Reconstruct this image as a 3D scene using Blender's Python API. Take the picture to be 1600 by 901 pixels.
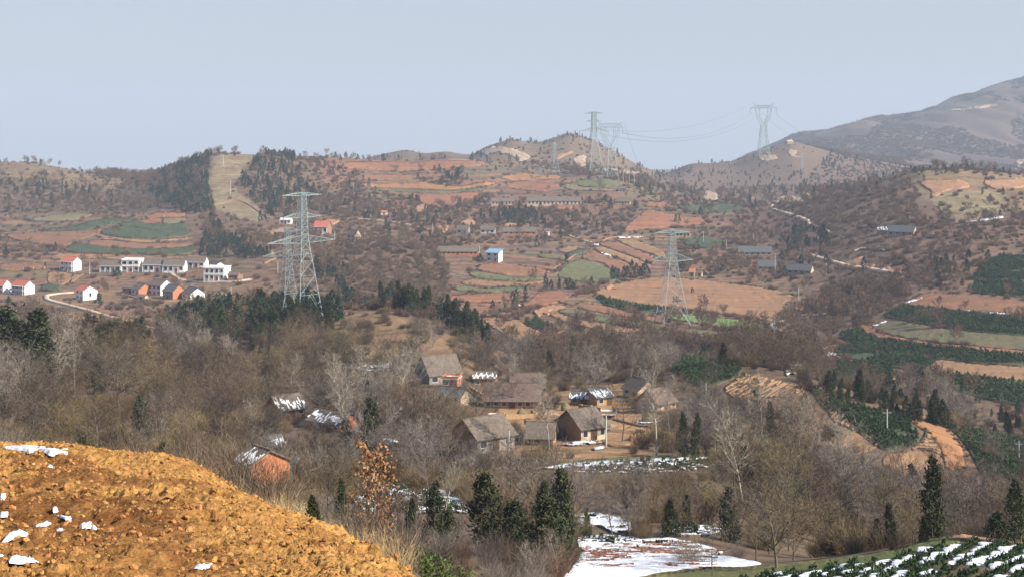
import bpy, math, random
import numpy as np
from mathutils import Vector, Matrix
from mathutils.geometry import delaunay_2d_cdt
R = math.radians
SC = bpy.context.scene
for o in list(bpy.data.objects): bpy.data.objects.remove(o)
# ------------------------------------------------------------------ camera
F, CX, HY = 2198.0, 800.0, 215.0          # focal length (px of the 1600 px photograph), centre column, horizon row
cam_d = bpy.data.cameras.new('camera'); cam = bpy.data.objects.new('camera', cam_d)
SC.collection.objects.link(cam); SC.camera = cam
cam_d.sensor_width = 36; cam_d.lens = 36*F/1600
cam_d.shift_y = -(450.5-HY)/1600
cam_d.clip_start = 0.5; cam_d.clip_end = 30000
cam.location = (0, 0, 0); cam.rotation_euler = (R(90), 0, 0)
SC.render.resolution_x, SC.render.resolution_y = 1024, 576
# ------------------------------------------------------------------ sky and sun
SUN_EL, SUN_AZ = 35.0, 114.0      # azimuth clockwise from the view direction (+Y): sun on the right, a little behind
w = bpy.data.worlds.new('World'); SC.world = w; w.use_nodes = True
nt = w.node_tree; bg = nt.nodes['Background']
sky = nt.nodes.new('ShaderNodeTexSky'); sky.sky_type = 'NISHITA'; sky.sun_disc = False
sky.sun_elevation = R(SUN_EL); sky.sun_rotation = R(SUN_AZ)
sky.altitude = 400; sky.air_density = 1.0; sky.dust_density = 1.6; sky.ozone_density = 4.5
# pale haze layer over the Nishita sky, thickest at the horizon, the same all round
tc = nt.nodes.new('ShaderNodeTexCoord'); sx = nt.nodes.new('ShaderNodeSeparateXYZ'); nt.links.new(tc.outputs['Generated'], sx.inputs[0])
mr = nt.nodes.new('ShaderNodeMapRange'); mr.interpolation_type = 'SMOOTHSTEP'; nt.links.new(sx.outputs['Z'], mr.inputs['Value'])
mr.inputs['From Min'].default_value = -.02; mr.inputs['From Max'].default_value = .45; mr.inputs['To Min'].default_value = .92; mr.inputs['To Max'].default_value = .15
mx = nt.nodes.new('ShaderNodeMix'); mx.data_type = 'RGBA'; nt.links.new(mr.outputs['Result'], mx.inputs['Factor'])
nt.links.new(sky.outputs['Color'], mx.inputs[6]); mx.inputs[7].default_value = (4.2, 4.45, 4.95, 1)
nt.links.new(mx.outputs[2], bg.inputs['Color']); bg.inputs['Strength'].default_value = 0.078
sd = bpy.data.lights.new('sun', 'SUN'); sd.energy = 5.0; sd.angle = R(0.5); sd.color = (1.0, 0.93, 0.82)
sun = bpy.data.objects.new('sun', sd); SC.collection.objects.link(sun)
sv = Vector((math.sin(R(SUN_AZ))*math.cos(R(SUN_EL)), math.cos(R(SUN_AZ))*math.cos(R(SUN_EL)), math.sin(R(SUN_EL))))
sun.rotation_euler = sv.to_track_quat('Z', 'Y').to_euler(); sun.location = (60, -40, 60)
SC.view_settings.view_transform = 'Standard'; SC.view_settings.look = 'None'
SC.view_settings.exposure = 0.86; SC.view_settings.gamma = 1.0
SC.cycles.volume_bounces = 0; SC.cycles.max_bounces = 4; SC.cycles.diffuse_bounces = 2
SC.cycles.transparent_max_bounces = 4; SC.cycles.use_denoising = True
# ------------------------------------------------------------------ small helpers
RNG = np.random.default_rng(7); random.seed(7)
def _h(ix, iy, s):
    n = (ix.astype(np.int64)*374761393 + iy.astype(np.int64)*668265263 + s*1442695041) & 0x7fffffff
    n = ((n ^ (n >> 13))*1274126177) & 0x7fffffff
    return ((n ^ (n >> 16)) & 0xffff)/65535.0
def vn(x, y, s=0):                                   # value noise 0..1
    x = np.asarray(x, float); y = np.asarray(y, float)
    ix = np.floor(x); iy = np.floor(y); fx = x-ix; fy = y-iy
    fx = fx*fx*(3-2*fx); fy = fy*fy*(3-2*fy)
    a = _h(ix, iy, s); b = _h(ix+1, iy, s); c = _h(ix, iy+1, s); d = _h(ix+1, iy+1, s)
    return (a*(1-fx)+b*fx)*(1-fy) + (c*(1-fx)+d*fx)*fy
def fbm(x, y, s=0, n=4):
    r = 0; a = .5; t = 0
    for i in range(n):
        r = r + a*vn(x*2**i+i*17.3, y*2**i-i*9.1, s+i); t += a; a *= .5
    return r/t
def tag(o, label=None, cat=None, group=None, kind=None):
    if label: o['label'] = label
    if cat: o['category'] = cat
    if group: o['group'] = group
    if kind: o['kind'] = kind
    return o
def link(o, parent=None):
    SC.collection.objects.link(o)
    if parent is not None: o.parent = parent
    return o
def mesh_np(name, v, f, mats=(), smooth=False, mi=None, col=None):
    """fast mesh from numpy arrays; f is (n,3) or (n,4), or a list of lists"""
    me = bpy.data.meshes.new(name)
    if isinstance(f, np.ndarray):
        k = f.shape[1]; n = len(f)
        me.vertices.add(len(v)); me.vertices.foreach_set('co', np.asarray(v, np.float32).ravel())
        me.loops.add(n*k); me.loops.foreach_set('vertex_index', f.astype(np.int32).ravel())
        me.polygons.add(n); me.polygons.foreach_set('loop_start', np.arange(0, n*k, k, dtype=np.int32))
        me.update(calc_edges=True)
    else:
        me.from_pydata([tuple(p) for p in v], [], f); me.update()
    for m in mats: me.materials.append(m)
    if mi is not None: me.polygons.foreach_set('material_index', np.asarray(mi, np.int32))
    if smooth: me.polygons.foreach_set('use_smooth', np.ones(len(me.polygons), bool))
    if col is not None:
        ca = me.color_attributes.new('Col', 'FLOAT_COLOR', 'POINT')
        c4 = np.ones((len(v), 4), np.float32); c4[:, :3] = col
        ca.data.foreach_set('color', c4.ravel())
    return me
def obj(name, me, parent=None):
    return link(bpy.data.objects.new(name, me), parent)
class MB:
    def __init__(s): s.v = []; s.f = []; s.m = []
    def quad(s, a, b, c, d, m=0):
        n = len(s.v); s.v += [a, b, c, d]; s.f.append((n, n+1, n+2, n+3)); s.m.append(m)
    def tri(s, a, b, c, m=0):
        n = len(s.v); s.v += [a, b, c]; s.f.append((n, n+1, n+2)); s.m.append(m)
    def box(s, x0, x1, y0, y1, z0, z1, m=0):
        n = len(s.v)
        s.v += [(x0,y0,z0),(x1,y0,z0),(x1,y1,z0),(x0,y1,z0),(x0,y0,z1),(x1,y0,z1),(x1,y1,z1),(x0,y1,z1)]
        for q in ((0,3,2,1),(4,5,6,7),(0,1,5,4),(1,2,6,5),(2,3,7,6),(3,0,4,7)):
            s.f.append(tuple(n+i for i in q)); s.m.append(m)
    def tube(s, p, q, r0, r1=None, k=4, m=0, cap=False):
        if r1 is None: r1 = r0
        p = Vector(p); q = Vector(q); d = (q-p)
        if d.length < 1e-6: return
        d.normalize(); a = d.cross(Vector((0, 0, 1)))
        if a.length < .05: a = d.cross(Vector((1, 0, 0)))
        a.normalize(); b = d.cross(a); n = len(s.v)
        for (c, r) in ((p, r0), (q, r1)):
            for i in range(k):
                t = 2*math.pi*i/k; s.v.append(tuple(c + a*(r*math.cos(t)) + b*(r*math.sin(t))))
        for i in range(k):
            j = (i+1) % k; s.f.append((n+i, n+j, n+k+j, n+k+i)); s.m.append(m)
        if cap:
            s.f.append(tuple(n+i for i in range(k))[::-1]); s.m.append(m); s.f.append(tuple(n+k+i for i in range(k))); s.m.append(m)
    def build(s, name, mats, parent=None, smooth=False):
        if not isinstance(mats, (list, tuple)): mats = [mats]
        me = mesh_np(name, s.v, s.f, mats, smooth, s.m); return obj(name, me, parent)
# ------------------------------------------------------------------ materials
def mat(name, c, c2=None, scale=1.0, rough=.85, detail=4.0, bump=0.0, bscale=None, c3=None, attr=False, rnd=0.0, metal=0.0, stretch=None, spec=.3):
    """procedural surface: two or three tones mixed by world-space noise, plus bump"""
    m = bpy.data.materials.new(name); m.use_nodes = True; t = m.node_tree; N = t.nodes; L = t.links
    b = N['Principled BSDF']; b.inputs['Roughness'].default_value = rough; b.inputs['Metallic'].default_value = metal
    b.inputs['Specular IOR Level'].default_value = spec
    geo = N.new('ShaderNodeNewGeometry'); src = geo.outputs['Position']
    if stretch:
        mp = N.new('ShaderNodeMapping'); mp.inputs['Scale'].default_value = stretch; L.new(src, mp.inputs['Vector']); src = mp.outputs['Vector']
    def noise(sc, det=detail):
        n = N.new('ShaderNodeTexNoise'); n.inputs['Scale'].default_value = sc; n.inputs['Detail'].default_value = det
        n.inputs['Roughness'].default_value = .62; L.new(src, n.inputs['Vector']); return n.outputs['Fac']
    def mix(fac, a, c_, lo=.38, hi=.62, kind='MIX'):
        mr = N.new('ShaderNodeMapRange'); mr.inputs['From Min'].default_value = lo; mr.inputs['From Max'].default_value = hi; L.new(fac, mr.inputs['Value'])
        x = N.new('ShaderNodeMix'); x.data_type = 'RGBA'; x.blend_type = kind; L.new(mr.outputs['Result'], x.inputs['Factor'])
        for k, val in ((6, a), (7, c_)):
            if isinstance(val, tuple): x.inputs[k].default_value = (*val, 1)
            else: L.new(val, x.inputs[k])
        return x.outputs[2]
    if attr:
        a = N.new('ShaderNodeAttribute'); a.attribute_name = 'Col'; base = a.outputs['Color']
        if c2: # attribute colour modulated by two noises
            base = mix(noise(scale), base, c2, .45, .75)
    else:
        base = tuple(c)
        if c2: base = mix(noise(scale), base, tuple(c2))
    if c3: base = mix(noise(scale*3.7), base, tuple(c3), .5, .68)
    if attr or rnd:
        hsv = N.new('ShaderNodeHueSaturation')
        if isinstance(base, tuple): hsv.inputs['Color'].default_value = (*base, 1)
        else: L.new(base, hsv.inputs['Color'])
        if rnd:
            oi = N.new('ShaderNodeObjectInfo'); mr = N.new('ShaderNodeMapRange'); L.new(oi.outputs['Random'], mr.inputs['Value'])
            mr.inputs['To Min'].default_value = 1-rnd; mr.inputs['To Max'].default_value = 1+rnd; L.new(mr.outputs['Result'], hsv.inputs['Value'])
            m2 = N.new('ShaderNodeMath'); m2.operation = 'MULTIPLY_ADD'; L.new(oi.outputs['Random'], m2.inputs[0]); m2.inputs[1].default_value = 7.31; m2.inputs[2].default_value = 0
            fr = N.new('ShaderNodeMath'); fr.operation = 'FRACT'; L.new(m2.outputs[0], fr.inputs[0])
            m3 = N.new('ShaderNodeMapRange'); L.new(fr.outputs[0], m3.inputs['Value']); m3.inputs['To Min'].default_value = .485; m3.inputs['To Max'].default_value = .515
            L.new(m3.outputs['Result'], hsv.inputs['Hue'])
        else:
            mr = N.new('ShaderNodeMapRange'); L.new(noise(scale*6.3, 6), mr.inputs['Value']); mr.inputs['From Min'].default_value = .3; mr.inputs['From Max'].default_value = .7
            mr.inputs['To Min'].default_value = .6; mr.inputs['To Max'].default_value = 1.4; L.new(mr.outputs['Result'], hsv.inputs['Value'])
        base = hsv.outputs['Color']
    if isinstance(base, tuple): b.inputs['Base Color'].default_value = (*base, 1)
    else: L.new(base, b.inputs['Base Color'])
    if bump:
        bn = N.new('ShaderNodeBump'); bn.inputs['Strength'].default_value = 1.0; bn.inputs['Distance'].default_value = bump
        L.new(noise(bscale or scale*4, 5), bn.inputs['Height']); L.new(bn.outputs['Normal'], b.inputs['Normal'])
    return m
# ------------------------------------------------------------------ terrain: strata lines (distance D, row py) given at columns px
COLS = [-500, 0, 100, 200, 300, 400, 500, 600, 700, 800, 900, 1000, 1100, 1200, 1300, 1400, 1500, 1600, 2100]
# every stratum: list of (px, D, py)
ST = [
 [(-500,3,1600),(2100,3,1650)],
 [(-500,8.5,930),(0,8.5,930),(300,8.5,932),(500,8.5,935),(620,8.5,950),(700,8.5,1060),(900,9,1300),(2100,9,1300)],
 [(-500,24,660),(-100,23,688),(0,22,697),(60,21.5,699),(100,21,702),(180,20,713),(250,18.5,724),(300,17,742),(400,14.5,793),(500,12.5,845),(560,11.5,872),(620,10.5,899),(660,10.5,930),(760,14,1120),(1000,18,1210),(2100,18,1210)],
 [(-500,38,790),(0,38,790),(300,36,850),(500,34,930),(620,34,985),(700,38,1000),(1000,45,1110),(2100,45,1110)],
 [(-500,62,760),(0,62,790),(300,62,825),(500,60,870),(600,58,895),(700,60,903),(850,66,915),(1000,78,950),(1200,80,955),(1400,80,930),(1600,80,922),(2100,80,910)],
 [(-500,108,700),(0,108,735),(200,108,760),(400,108,792),(600,108,825),(700,108,835),(800,108,860),(900,106,890),(1000,106,893),(1100,108,893),(1200,108,887),(1300,108,872),(1400,108,852),(1500,108,836),(1600,108,848),(2100,108,850)],
 [(-500,150,650),(0,150,700),(200,150,720),(400,150,752),(600,150,775),(700,148,785),(800,145,808),(900,136,835),(1000,134,833),(1100,134,830),(1200,138,850),(1300,140,872),(1400,140,880),(1500,140,885),(1600,140,885),(2100,140,880)],
 [(-500,200,620),(0,200,655),(200,200,670),(400,203,735),(600,195,738),(700,195,742),(800,200,740),(900,205,732),(1000,205,728),(1100,205,722),(1200,205,775),(1300,200,800),(1400,200,805),(1500,200,800),(1600,200,800),(2100,200,800)],
 [(-500,260,580),(0,260,605),(200,260,612),(400,252,682),(500,252,690),(600,250,692),(700,250,690),(800,250,676),(900,255,672),(1000,262,666),(1100,260,680),(1200,250,718),(1300,255,712),(1400,262,705),(1480,265,728),(1600,265,745),(2100,265,760)],
 [(-500,330,555),(0,330,566),(200,330,572),(400,325,622),(600,320,622),(700,315,612),(800,312,634),(900,318,628),(1000,325,622),(1050,330,592),(1110,332,578),(1170,335,574),(1240,325,586),(1300,318,608),(1400,310,636),(1450,306,647),(1500,300,676),(1540,300,702),(1600,300,725),(2100,300,740)],
 [(-500,430,530),(0,430,538),(200,430,548),(300,400,552),(400,395,560),(500,385,566),(600,380,570),(700,376,578),(800,400,600),(900,400,592),(1000,400,578),(1050,398,575),(1110,400,580),(1200,400,618),(1300,400,640),(1400,400,652),(1500,400,662),(1600,400,668),(2100,400,670)],
 [(-500,520,515),(0,520,520),(200,500,528),(260,480,520),(300,468,503),(400,455,493),(500,450,489),(560,445,484),(610,442,481),(650,438,490),(700,432,513),(760,432,545),(800,450,566),(900,465,562),(1000,470,555),(1100,475,556),(1200,478,568),(1300,480,580),(1400,480,580),(1500,480,578),(1600,480,575),(2100,480,570)],
 [(-500,620,490),(0,620,497),(200,620,500),(300,590,515),(400,570,528),(500,560,532),(600,560,532),(700,560,528),(800,568,530),(900,570,532),(1000,572,530),(1100,580,522),(1200,600,525),(1300,590,530),(1400,570,522),(1500,570,510),(1600,570,506),(2100,570,500)],
 [(-500,740,460),(0,740,463),(200,740,460),(300,740,458),(400,725,452),(500,720,452),(600,720,455),(700,710,470),(800,700,475),(900,700,470),(1000,700,478),(1100,700,482),(1200,700,488),(1300,700,480),(1400,690,450),(1500,680,445),(1600,680,440),(2100,680,430)],
 [(-500,850,412),(0,850,415),(200,850,412),(300,850,412),(400,850,404),(500,850,400),(600,850,402),(700,850,412),(800,850,418),(900,850,420),(1000,850,424),(1100,850,424),(1200,850,424),(1300,830,412),(1400,800,390),(1500,780,385),(1600,780,385),(2100,780,380)],
 [(-500,1050,368),(0,1050,370),(200,1040,362),(300,1040,362),(400,1050,352),(500,1050,352),(600,1050,350),(700,1050,355),(800,1050,365),(900,1050,368),(1000,1050,370),(1100,1050,370),(1200,1050,362),(1300,980,345),(1400,920,335),(1500,900,330),(1600,900,330),(2100,900,330)],
 [(-500,1250,325),(0,1250,325),(200,1260,312),(300,1220,300),(400,1220,298),(500,1250,305),(600,1260,310),(700,1260,312),(800,1260,312),(900,1240,310),(1000,1200,318),(1100,1200,330),(1200,1220,324),(1300,1100,308),(1400,1030,298),(1500,1000,292),(1600,1010,292),(2100,1010,290)],
 [(-500,1430,250),(-100,1430,250),(0,1430,253),(50,1430,255),(100,1430,263),(150,1440,273),(200,1440,279),(235,1440,279),(270,1420,266),(300,1400,254),(330,1390,242),(345,1390,240),(400,1390,242),(440,1400,243),(500,1450,244),(560,1480,248),(600,1490,251),(650,1500,251),(700,1500,248),(750,1500,252),(800,1480,272),(850,1450,276),(900,1420,277),(950,1400,278),(1000,1400,290),(1100,1400,312),(1200,1420,312),(1300,1270,298),(1350,1200,292),(1400,1150,279),(1440,1110,267),(1500,1100,264),(1550,1110,269),(1600,1120,274),(2100,1120,280)],
 [(-500,1850,300),(0,1850,300),(200,1850,300),(400,1850,290),(600,1850,268),(700,1850,262),(760,1760,247),(800,1720,245),(850,1720,258),(900,1700,255),(950,1700,262),(1000,1700,280),(1040,1750,296),(1100,1780,300),(1200,1800,290),(1300,1760,295),(1400,1700,300),(1500,1700,305),(1600,1700,305),(2100,1700,310)],
 [(-500,2200,290),(0,2200,290),(400,2200,280),(500,2200,262),(570,2200,247),(605,2200,239),(635,2200,233),(660,2180,240),(700,2150,236),(722,2150,242),(735,2100,246),(760,2100,230),(800,2080,217),(825,2080,223),(850,2060,221),(885,2060,209),(905,2060,212),(930,2070,222),(960,2080,238),(1000,2080,260),(1040,2100,277),(1060,2120,268),(1080,2150,258),(1150,2180,254),(1200,2200,234),(1240,2220,222),(1300,2250,240),(1400,2300,262),(1500,2300,272),(1600,2300,278),(2100,2300,290)],
 [(-500,2900,300),(0,2900,300),(400,2900,300),(900,2900,296),(1040,2900,296),(1200,2850,268),(1260,2850,248),(1300,2900,244),(1400,2900,243),(1500,2900,246),(1600,2900,250),(2100,2900,260)],
 [(-500,3700,292),(0,3700,292),(900,3700,292),(1040,3700,292),(1100,3700,280),(1150,3700,262),(1200,3700,236),(1240,3700,219),(1280,3750,208),(1320,3800,199),(1350,3800,190),(1400,3850,187),(1440,3900,179),(1480,3950,162),(1520,4000,148),(1550,4050,136),(1600,4100,124),(1700,4200,100),(2100,4300,70)],
 [(-500,5200,265),(1100,5200,265),(1600,5200,240),(2100,5200,220)],
 [(-500,6200,272),(2100,6200,272)],
]
PXC = np.concatenate([np.linspace(-1500, -500, 10)[:-1], np.arange(-500, -16, 22), np.arange(-16, 1617, 4), np.linspace(1640, 2100, 20), np.linspace(2200, 3100, 10)]).astype(float)
DR = np.concatenate([np.geomspace(1.2, 90, 80)[:-1], np.geomspace(90, 400, 190)[:-1], np.geomspace(400, 1600, 270)[:-1], np.geomspace(1600, 4400, 150)[:-1], np.linspace(4400, 6200, 6)])
def inpoly(poly, x, y):
    p = np.asarray(poly, float); r = np.zeros(np.shape(x), bool); j = len(p)-1
    for i in range(len(p)):
        xi, yi = p[i]; xj, yj = p[j]
        if yi != yj:
            r ^= ((yi > y) != (yj > y)) & (x < (xj-xi)*(y-yi)/(yj-yi)+xi)
        j = i
    return r
def smooth_line(v, px, sig):
    if sig <= 0: return v
    k = int(3*sig/4); t = np.arange(-k, k+1)*4.0; g = np.exp(-t*t/(2*sig*sig)); g /= g.sum()
    u = np.arange(-600, 2201, 4.0); vv = np.interp(u, px, v); vv = np.convolve(np.pad(vv, k, mode='edge'), g, mode='valid')
    return u, vv
def build_height():
    K = len(ST); DK = np.zeros((K+1, len(PXC))); ZK = np.zeros((K+1, len(PXC)))
    for k, line in enumerate(ST):
        a = np.array(line, float); sig = 26
        if k in (17, 19, 21, 2): sig = 6
        u, d = smooth_line(a[:, 1], a[:, 0], sig); _, p = smooth_line(a[:, 2], a[:, 0], sig)
        d = np.interp(PXC, u, d); p = np.interp(PXC, u, p)
        DK[k+1] = d; ZK[k+1] = -(p-HY)/F*d
    DK[0] = 0.5; ZK[0] = -1.7
    for k in range(1, K+1): DK[k] = np.maximum(DK[k], DK[k-1]*1.03)
    h = np.diff(DK, axis=0); s = np.diff(ZK, axis=0)/h
    m = np.zeros_like(DK)
    for k in range(1, K):
        w1 = 2*h[k]+h[k-1]; w2 = h[k]+2*h[k-1]
        ok = s[k-1]*s[k] > 0
        m[k] = np.where(ok, (w1+w2)/(w1/np.where(ok, s[k-1], 1)+w2/np.where(ok, s[k], 1)), 0)
    m[0] = s[0]; m[K] = s[K-1]
    Z = np.zeros((len(DR), len(PXC)))
    for j in range(len(PXC)):
        k = np.clip(np.searchsorted(DK[:, j], DR)-1, 0, K-1)
        t = (DR-DK[k, j])/h[k, j]; t = np.clip(t, 0, 1)
        Z[:, j] = (2*t**3-3*t*t+1)*ZK[k, j] + (t**3-2*t*t+t)*h[k, j]*m[k, j] + (-2*t**3+3*t*t)*ZK[k+1, j] + (t**3-t*t)*h[k, j]*m[k+1, j]
    X = (PXC[None, :]-CX)/F*DR[:, None]; Y = np.repeat(DR[:, None], len(PXC), 1)
    # natural relief: rolling noise growing with distance, gullies on the far mountain
    amp = np.interp(Y, [0, 40, 120, 400, 900, 1400, 2000, 4000, 5000], [0, 0, .7, 1.2, 3.0, 4.0, 8, 22, 10])
    lam = np.interp(Y, [0, 100, 1000, 4000], [22, 26, 70, 260])
    nz = (fbm(X/26, Y/26, 3)-.5)*np.clip(1-Y/500, 0, 1) + (fbm(X/70, Y/70, 5)-.5)*np.clip(1-abs(Y-900)/900, 0, 1)
    rid = 1-abs(2*fbm(X/230+ .3*Y/230, Y/620, 9, 4)-1)
    rid2 = 1-abs(2*fbm(X/120+ Y/900, Y/900, 19, 4)-1)
    nz = nz*amp*1.0 + np.clip((Y-2400)/700, 0, 1)*(rid2-.7)*amp*1.6*np.clip((6000-Y)/1500, 0, 1) + np.clip((Y-1500)/900, 0, 1)*(rid-.75)*amp*2.4*np.clip((6000-Y)/1500, 0, 1)
    crest = np.zeros_like(Z)
    for k in (18, 20, 22):   # keep the sky lines where they are
        crest = np.maximum(crest, np.exp(-((Y-DK[k][None, :])/(DK[k][None, :]*.03))**2))
    Z = Z + nz*(1-.85*crest)
    # farmed slopes are stepped into contour terraces
    pr = HY-F*Z/Y; run = np.minimum.accumulate(pr, axis=0); pr = np.minimum(pr, run+1); px = np.repeat(PXC[None, :], len(DR), 0); mk = np.zeros(Z.shape)
    for poly, a in TERR: mk = np.maximum(mk, inpoly(poly, px, pr)*a)
    for _ in range(3): mk[1:-1, 1:-1] = (mk[:-2, 1:-1]+mk[2:, 1:-1]+mk[1:-1, :-2]+mk[1:-1, 2:]+mk[1:-1, 1:-1])/5
    st = 1.7*np.clip(Y/650, .7, 2.0)*(1+.25*(fbm(X/150, Y/150, 71)-.5)); t = Z/st; fl = np.floor(t); fr = t-fl; s = np.clip((fr-.72)/.28, 0, 1); s = s*s*(3-2*s)
    return X, Y, Z*(1-mk)+mk*(fl+.25*fr+.75*s-.0)*st, fl*(mk > .3), fr*(mk > .3)
TERR = [([(0,336),(290,330),(312,405),(0,412)], .8), ([(560,252),(780,250),(1000,290),(1000,300),(560,312)], .8), ([(700,385),(1050,372),(1270,440),(1210,515),(1190,535),(820,546),(690,500)], .75),
 ([(1270,545),(1420,470),(1560,395),(1700,400),(1700,650),(1460,600)], .7), ([(985,310),(1170,318),(1140,392),(970,365)], .8), ([(60,470),(250,510),(230,535),(60,525)], .7), ([(0,405),(440,405),(440,440),(0,460)], .5)]
GX, GY, GZ, TFL, TFR = build_height()
GP = HY - F*GZ/GY                                   # row each terrain vertex projects to
RUN = np.minimum.accumulate(GP, axis=0)             # lowest row reached so far: what hides what
def _col(px): return np.interp(px, PXC, np.arange(len(PXC)))
def H(x, y):
    """terrain height"""
    x = np.asarray(x, float); y = np.maximum(np.asarray(y, float), DR[0]); px = CX + F*x/y
    c = np.clip(_col(px), 0, len(PXC)-1.001); r = np.clip(np.interp(y, DR, np.arange(len(DR))), 0, len(DR)-1.001)
    c0 = c.astype(int); r0 = r.astype(int); fc = c-c0; fr = r-r0
    return (GZ[r0, c0]*(1-fc)+GZ[r0, c0+1]*fc)*(1-fr) + (GZ[r0+1, c0]*(1-fc)+GZ[r0+1, c0+1]*fc)*fr
def hitD(px, py):
    """distance of the first terrain point seen at a pixel"""
    c = int(round(float(_col(px)))); col = RUN[:, c]
    r = int(np.searchsorted(-col, -py))
    if r >= len(DR): r = len(DR)-1
    if r == 0: return DR[0]
    a, b = GP[r-1, c], GP[r, c]
    t = 0 if a == b else min(max((a-py)/(a-b), 0), 1)
    return DR[r-1] + t*(DR[r]-DR[r-1])
def at(px, py, D=None):
    """world point on the ground under a pixel"""
    if D is None: D = hitD(px, py)
    x = (px-CX)/F*D
    return Vector((x, D, float(H(x, D))))
def proj(x, y, z): return CX+F*x/y, HY-F*z/y
# ------------------------------------------------------------------ palette
M = {}
M['ground'] = mat('ground_mat', (0,0,0), (.135,.075,.042), .035, bump=.5, bscale=.25, attr=True)
M['red'] = mat('red_soil', (.30,.125,.062), (.20,.09,.05), .14, bump=.12, bscale=.8, c3=(.20,.10,.055), stretch=(.10,1.3,1))
M['redbrown'] = mat('red_brown_soil', (.17,.085,.05), (.26,.12,.06), .14, bump=.12, bscale=.8, c3=(.15,.085,.05), stretch=(.10,1.3,1))
M['tan'] = mat('tan_soil', (.29,.165,.085), (.205,.115,.062), .13, bump=.12, bscale=.9, c3=(.22,.14,.07), stretch=(.12,1.3,1))
M['orange'] = mat('orange_soil', (.33,.155,.06), (.25,.115,.048), .06, bump=.12, bscale=.9, c3=(.27,.15,.08))
M['green'] = mat('young_wheat', (.09,.115,.045), (.16,.125,.06), .13, bump=.1, bscale=1.2, c3=(.075,.10,.04), stretch=(.12,1.5,1))
M['bright'] = mat('bright_wheat', (.12,.21,.06), (.14,.18,.06), .06, bump=.1, bscale=1.2, stretch=(.12,1.5,1))
M['dark'] = mat('dark_tea', (.035,.062,.028), (.055,.075,.034), .12, bump=.5, bscale=1.0, c3=(.10,.09,.045), stretch=(.7,1.8,1))
M['olive'] = mat('dry_grass', (.21,.165,.085), (.165,.14,.075), .05, bump=.2, bscale=.6, c3=(.12,.10,.05))
M['ploughed'] = mat('ploughed_soil', (.29,.15,.075), (.20,.105,.055), .2, bump=.15, bscale=.8, c3=(.24,.155,.075), stretch=(.08,1.3,1))
M['mixed'] = mat('sparse_crop', (.16,.10,.055), (.07,.095,.04), .3, bump=.2, bscale=.8, stretch=(.12,1.3,1))
M['grass'] = mat('short_grass', (.10,.12,.035), (.16,.14,.05), .25, bump=.15, bscale=3, c3=(.07,.085,.03))
M['snow'] = mat('snow', (.82,.84,.88), (.66,.68,.74), .9, rough=.6, bump=.1, bscale=1.5)
M['verge'] = mat('scrubby_bank', (.085,.062,.042), (.12,.085,.052), .2, bump=.3, bscale=1.5)
M['bank'] = mat('bare_earth_bank', (.42,.22,.11), (.30,.16,.09), .15, bump=.5, bscale=.6, c3=(.20,.12,.07))
M['rock'] = mat('pale_quarry_rock', (.44,.33,.23), (.31,.21,.14), .08, bump=1.5, bscale=.15, c3=(.19,.14,.11))
M['road'] = mat('pale_dirt_road', (.54,.44,.33), (.42,.31,.21), .2, bump=.03)
M['yard'] = mat('ochre_yard', (.37,.21,.10), (.27,.155,.08), .15, bump=.25, bscale=.8, c3=(.19,.11,.06))
# ------------------------------------------------------------------ ground colours: what grows or lies where (traced outlines, lifted to the ground they cover)
GPAINT = [
 ([(-700,330),(600,330),(1000,300),(2200,290),(2200,560),(900,560),(-700,560)], (.150,.090,.060)),
 ([(-700,236),(330,236),(330,330),(-700,345)], (.125,.09,.062)),
 ([(150,262),(260,262),(300,330),(200,330)], (.085,.066,.05)),
 ([(0,248),(130,262),(250,285),(150,300),(0,275)], (.17,.125,.075)),
 ([(500,244),(760,250),(1000,290),(1000,330),(560,330),(480,260)], (.19,.10,.062)),
 ([(0,358),(160,350),(120,405),(0,410)], (.20,.115,.07)),
 ([(0,420),(90,420),(420,425),(440,470),(250,520),(0,540)], (.185,.115,.068)),
 ([(330,242),(392,242),(382,270),(362,290),(385,308),(425,338),(400,350),(335,328),(328,285)], (.235,.18,.105)),
 ([(700,380),(1040,365),(1260,430),(1230,500),(1000,540),(700,500)], (.215,.115,.068)),
 ([(480,495),(600,480),(700,520),(770,570),(700,600),(600,575),(520,560)], (.185,.12,.066)),
 ([(560,545),(640,540),(690,570),(640,580),(560,575)], (.235,.17,.085)),
 ([(720,600),(1010,600),(1060,700),(900,722),(740,715)], (.28,.165,.08)),
 ([(1090,715),(1300,730),(1600,740),(1600,800),(1200,760)], (.19,.115,.062)),
 ([(620,740),(720,745),(760,780),(640,780)], (.20,.12,.07)),
 ([(730,205),(1040,205),(1040,330),(960,300),(760,262)], (.165,.115,.075)),
 ([(1040,250),(1250,215),(1320,240),(1340,290),(1220,322),(1000,300)], (.14,.095,.066)),
 ([(1400,258),(1640,262),(1640,330),(1560,330),(1440,312),(1410,285)], (.22,.15,.08)),
 ([(1450,300),(1580,300),(1560,345),(1480,350)], (.24,.19,.10)),
 ([(1200,100),(2200,20),(2200,262),(1500,262),(1300,236)], (.085,.063,.055)),
 ([(0,560),(700,560),(800,620),(740,800),(900,901),(0,901)], (.105,.070,.042)),
]
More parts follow.
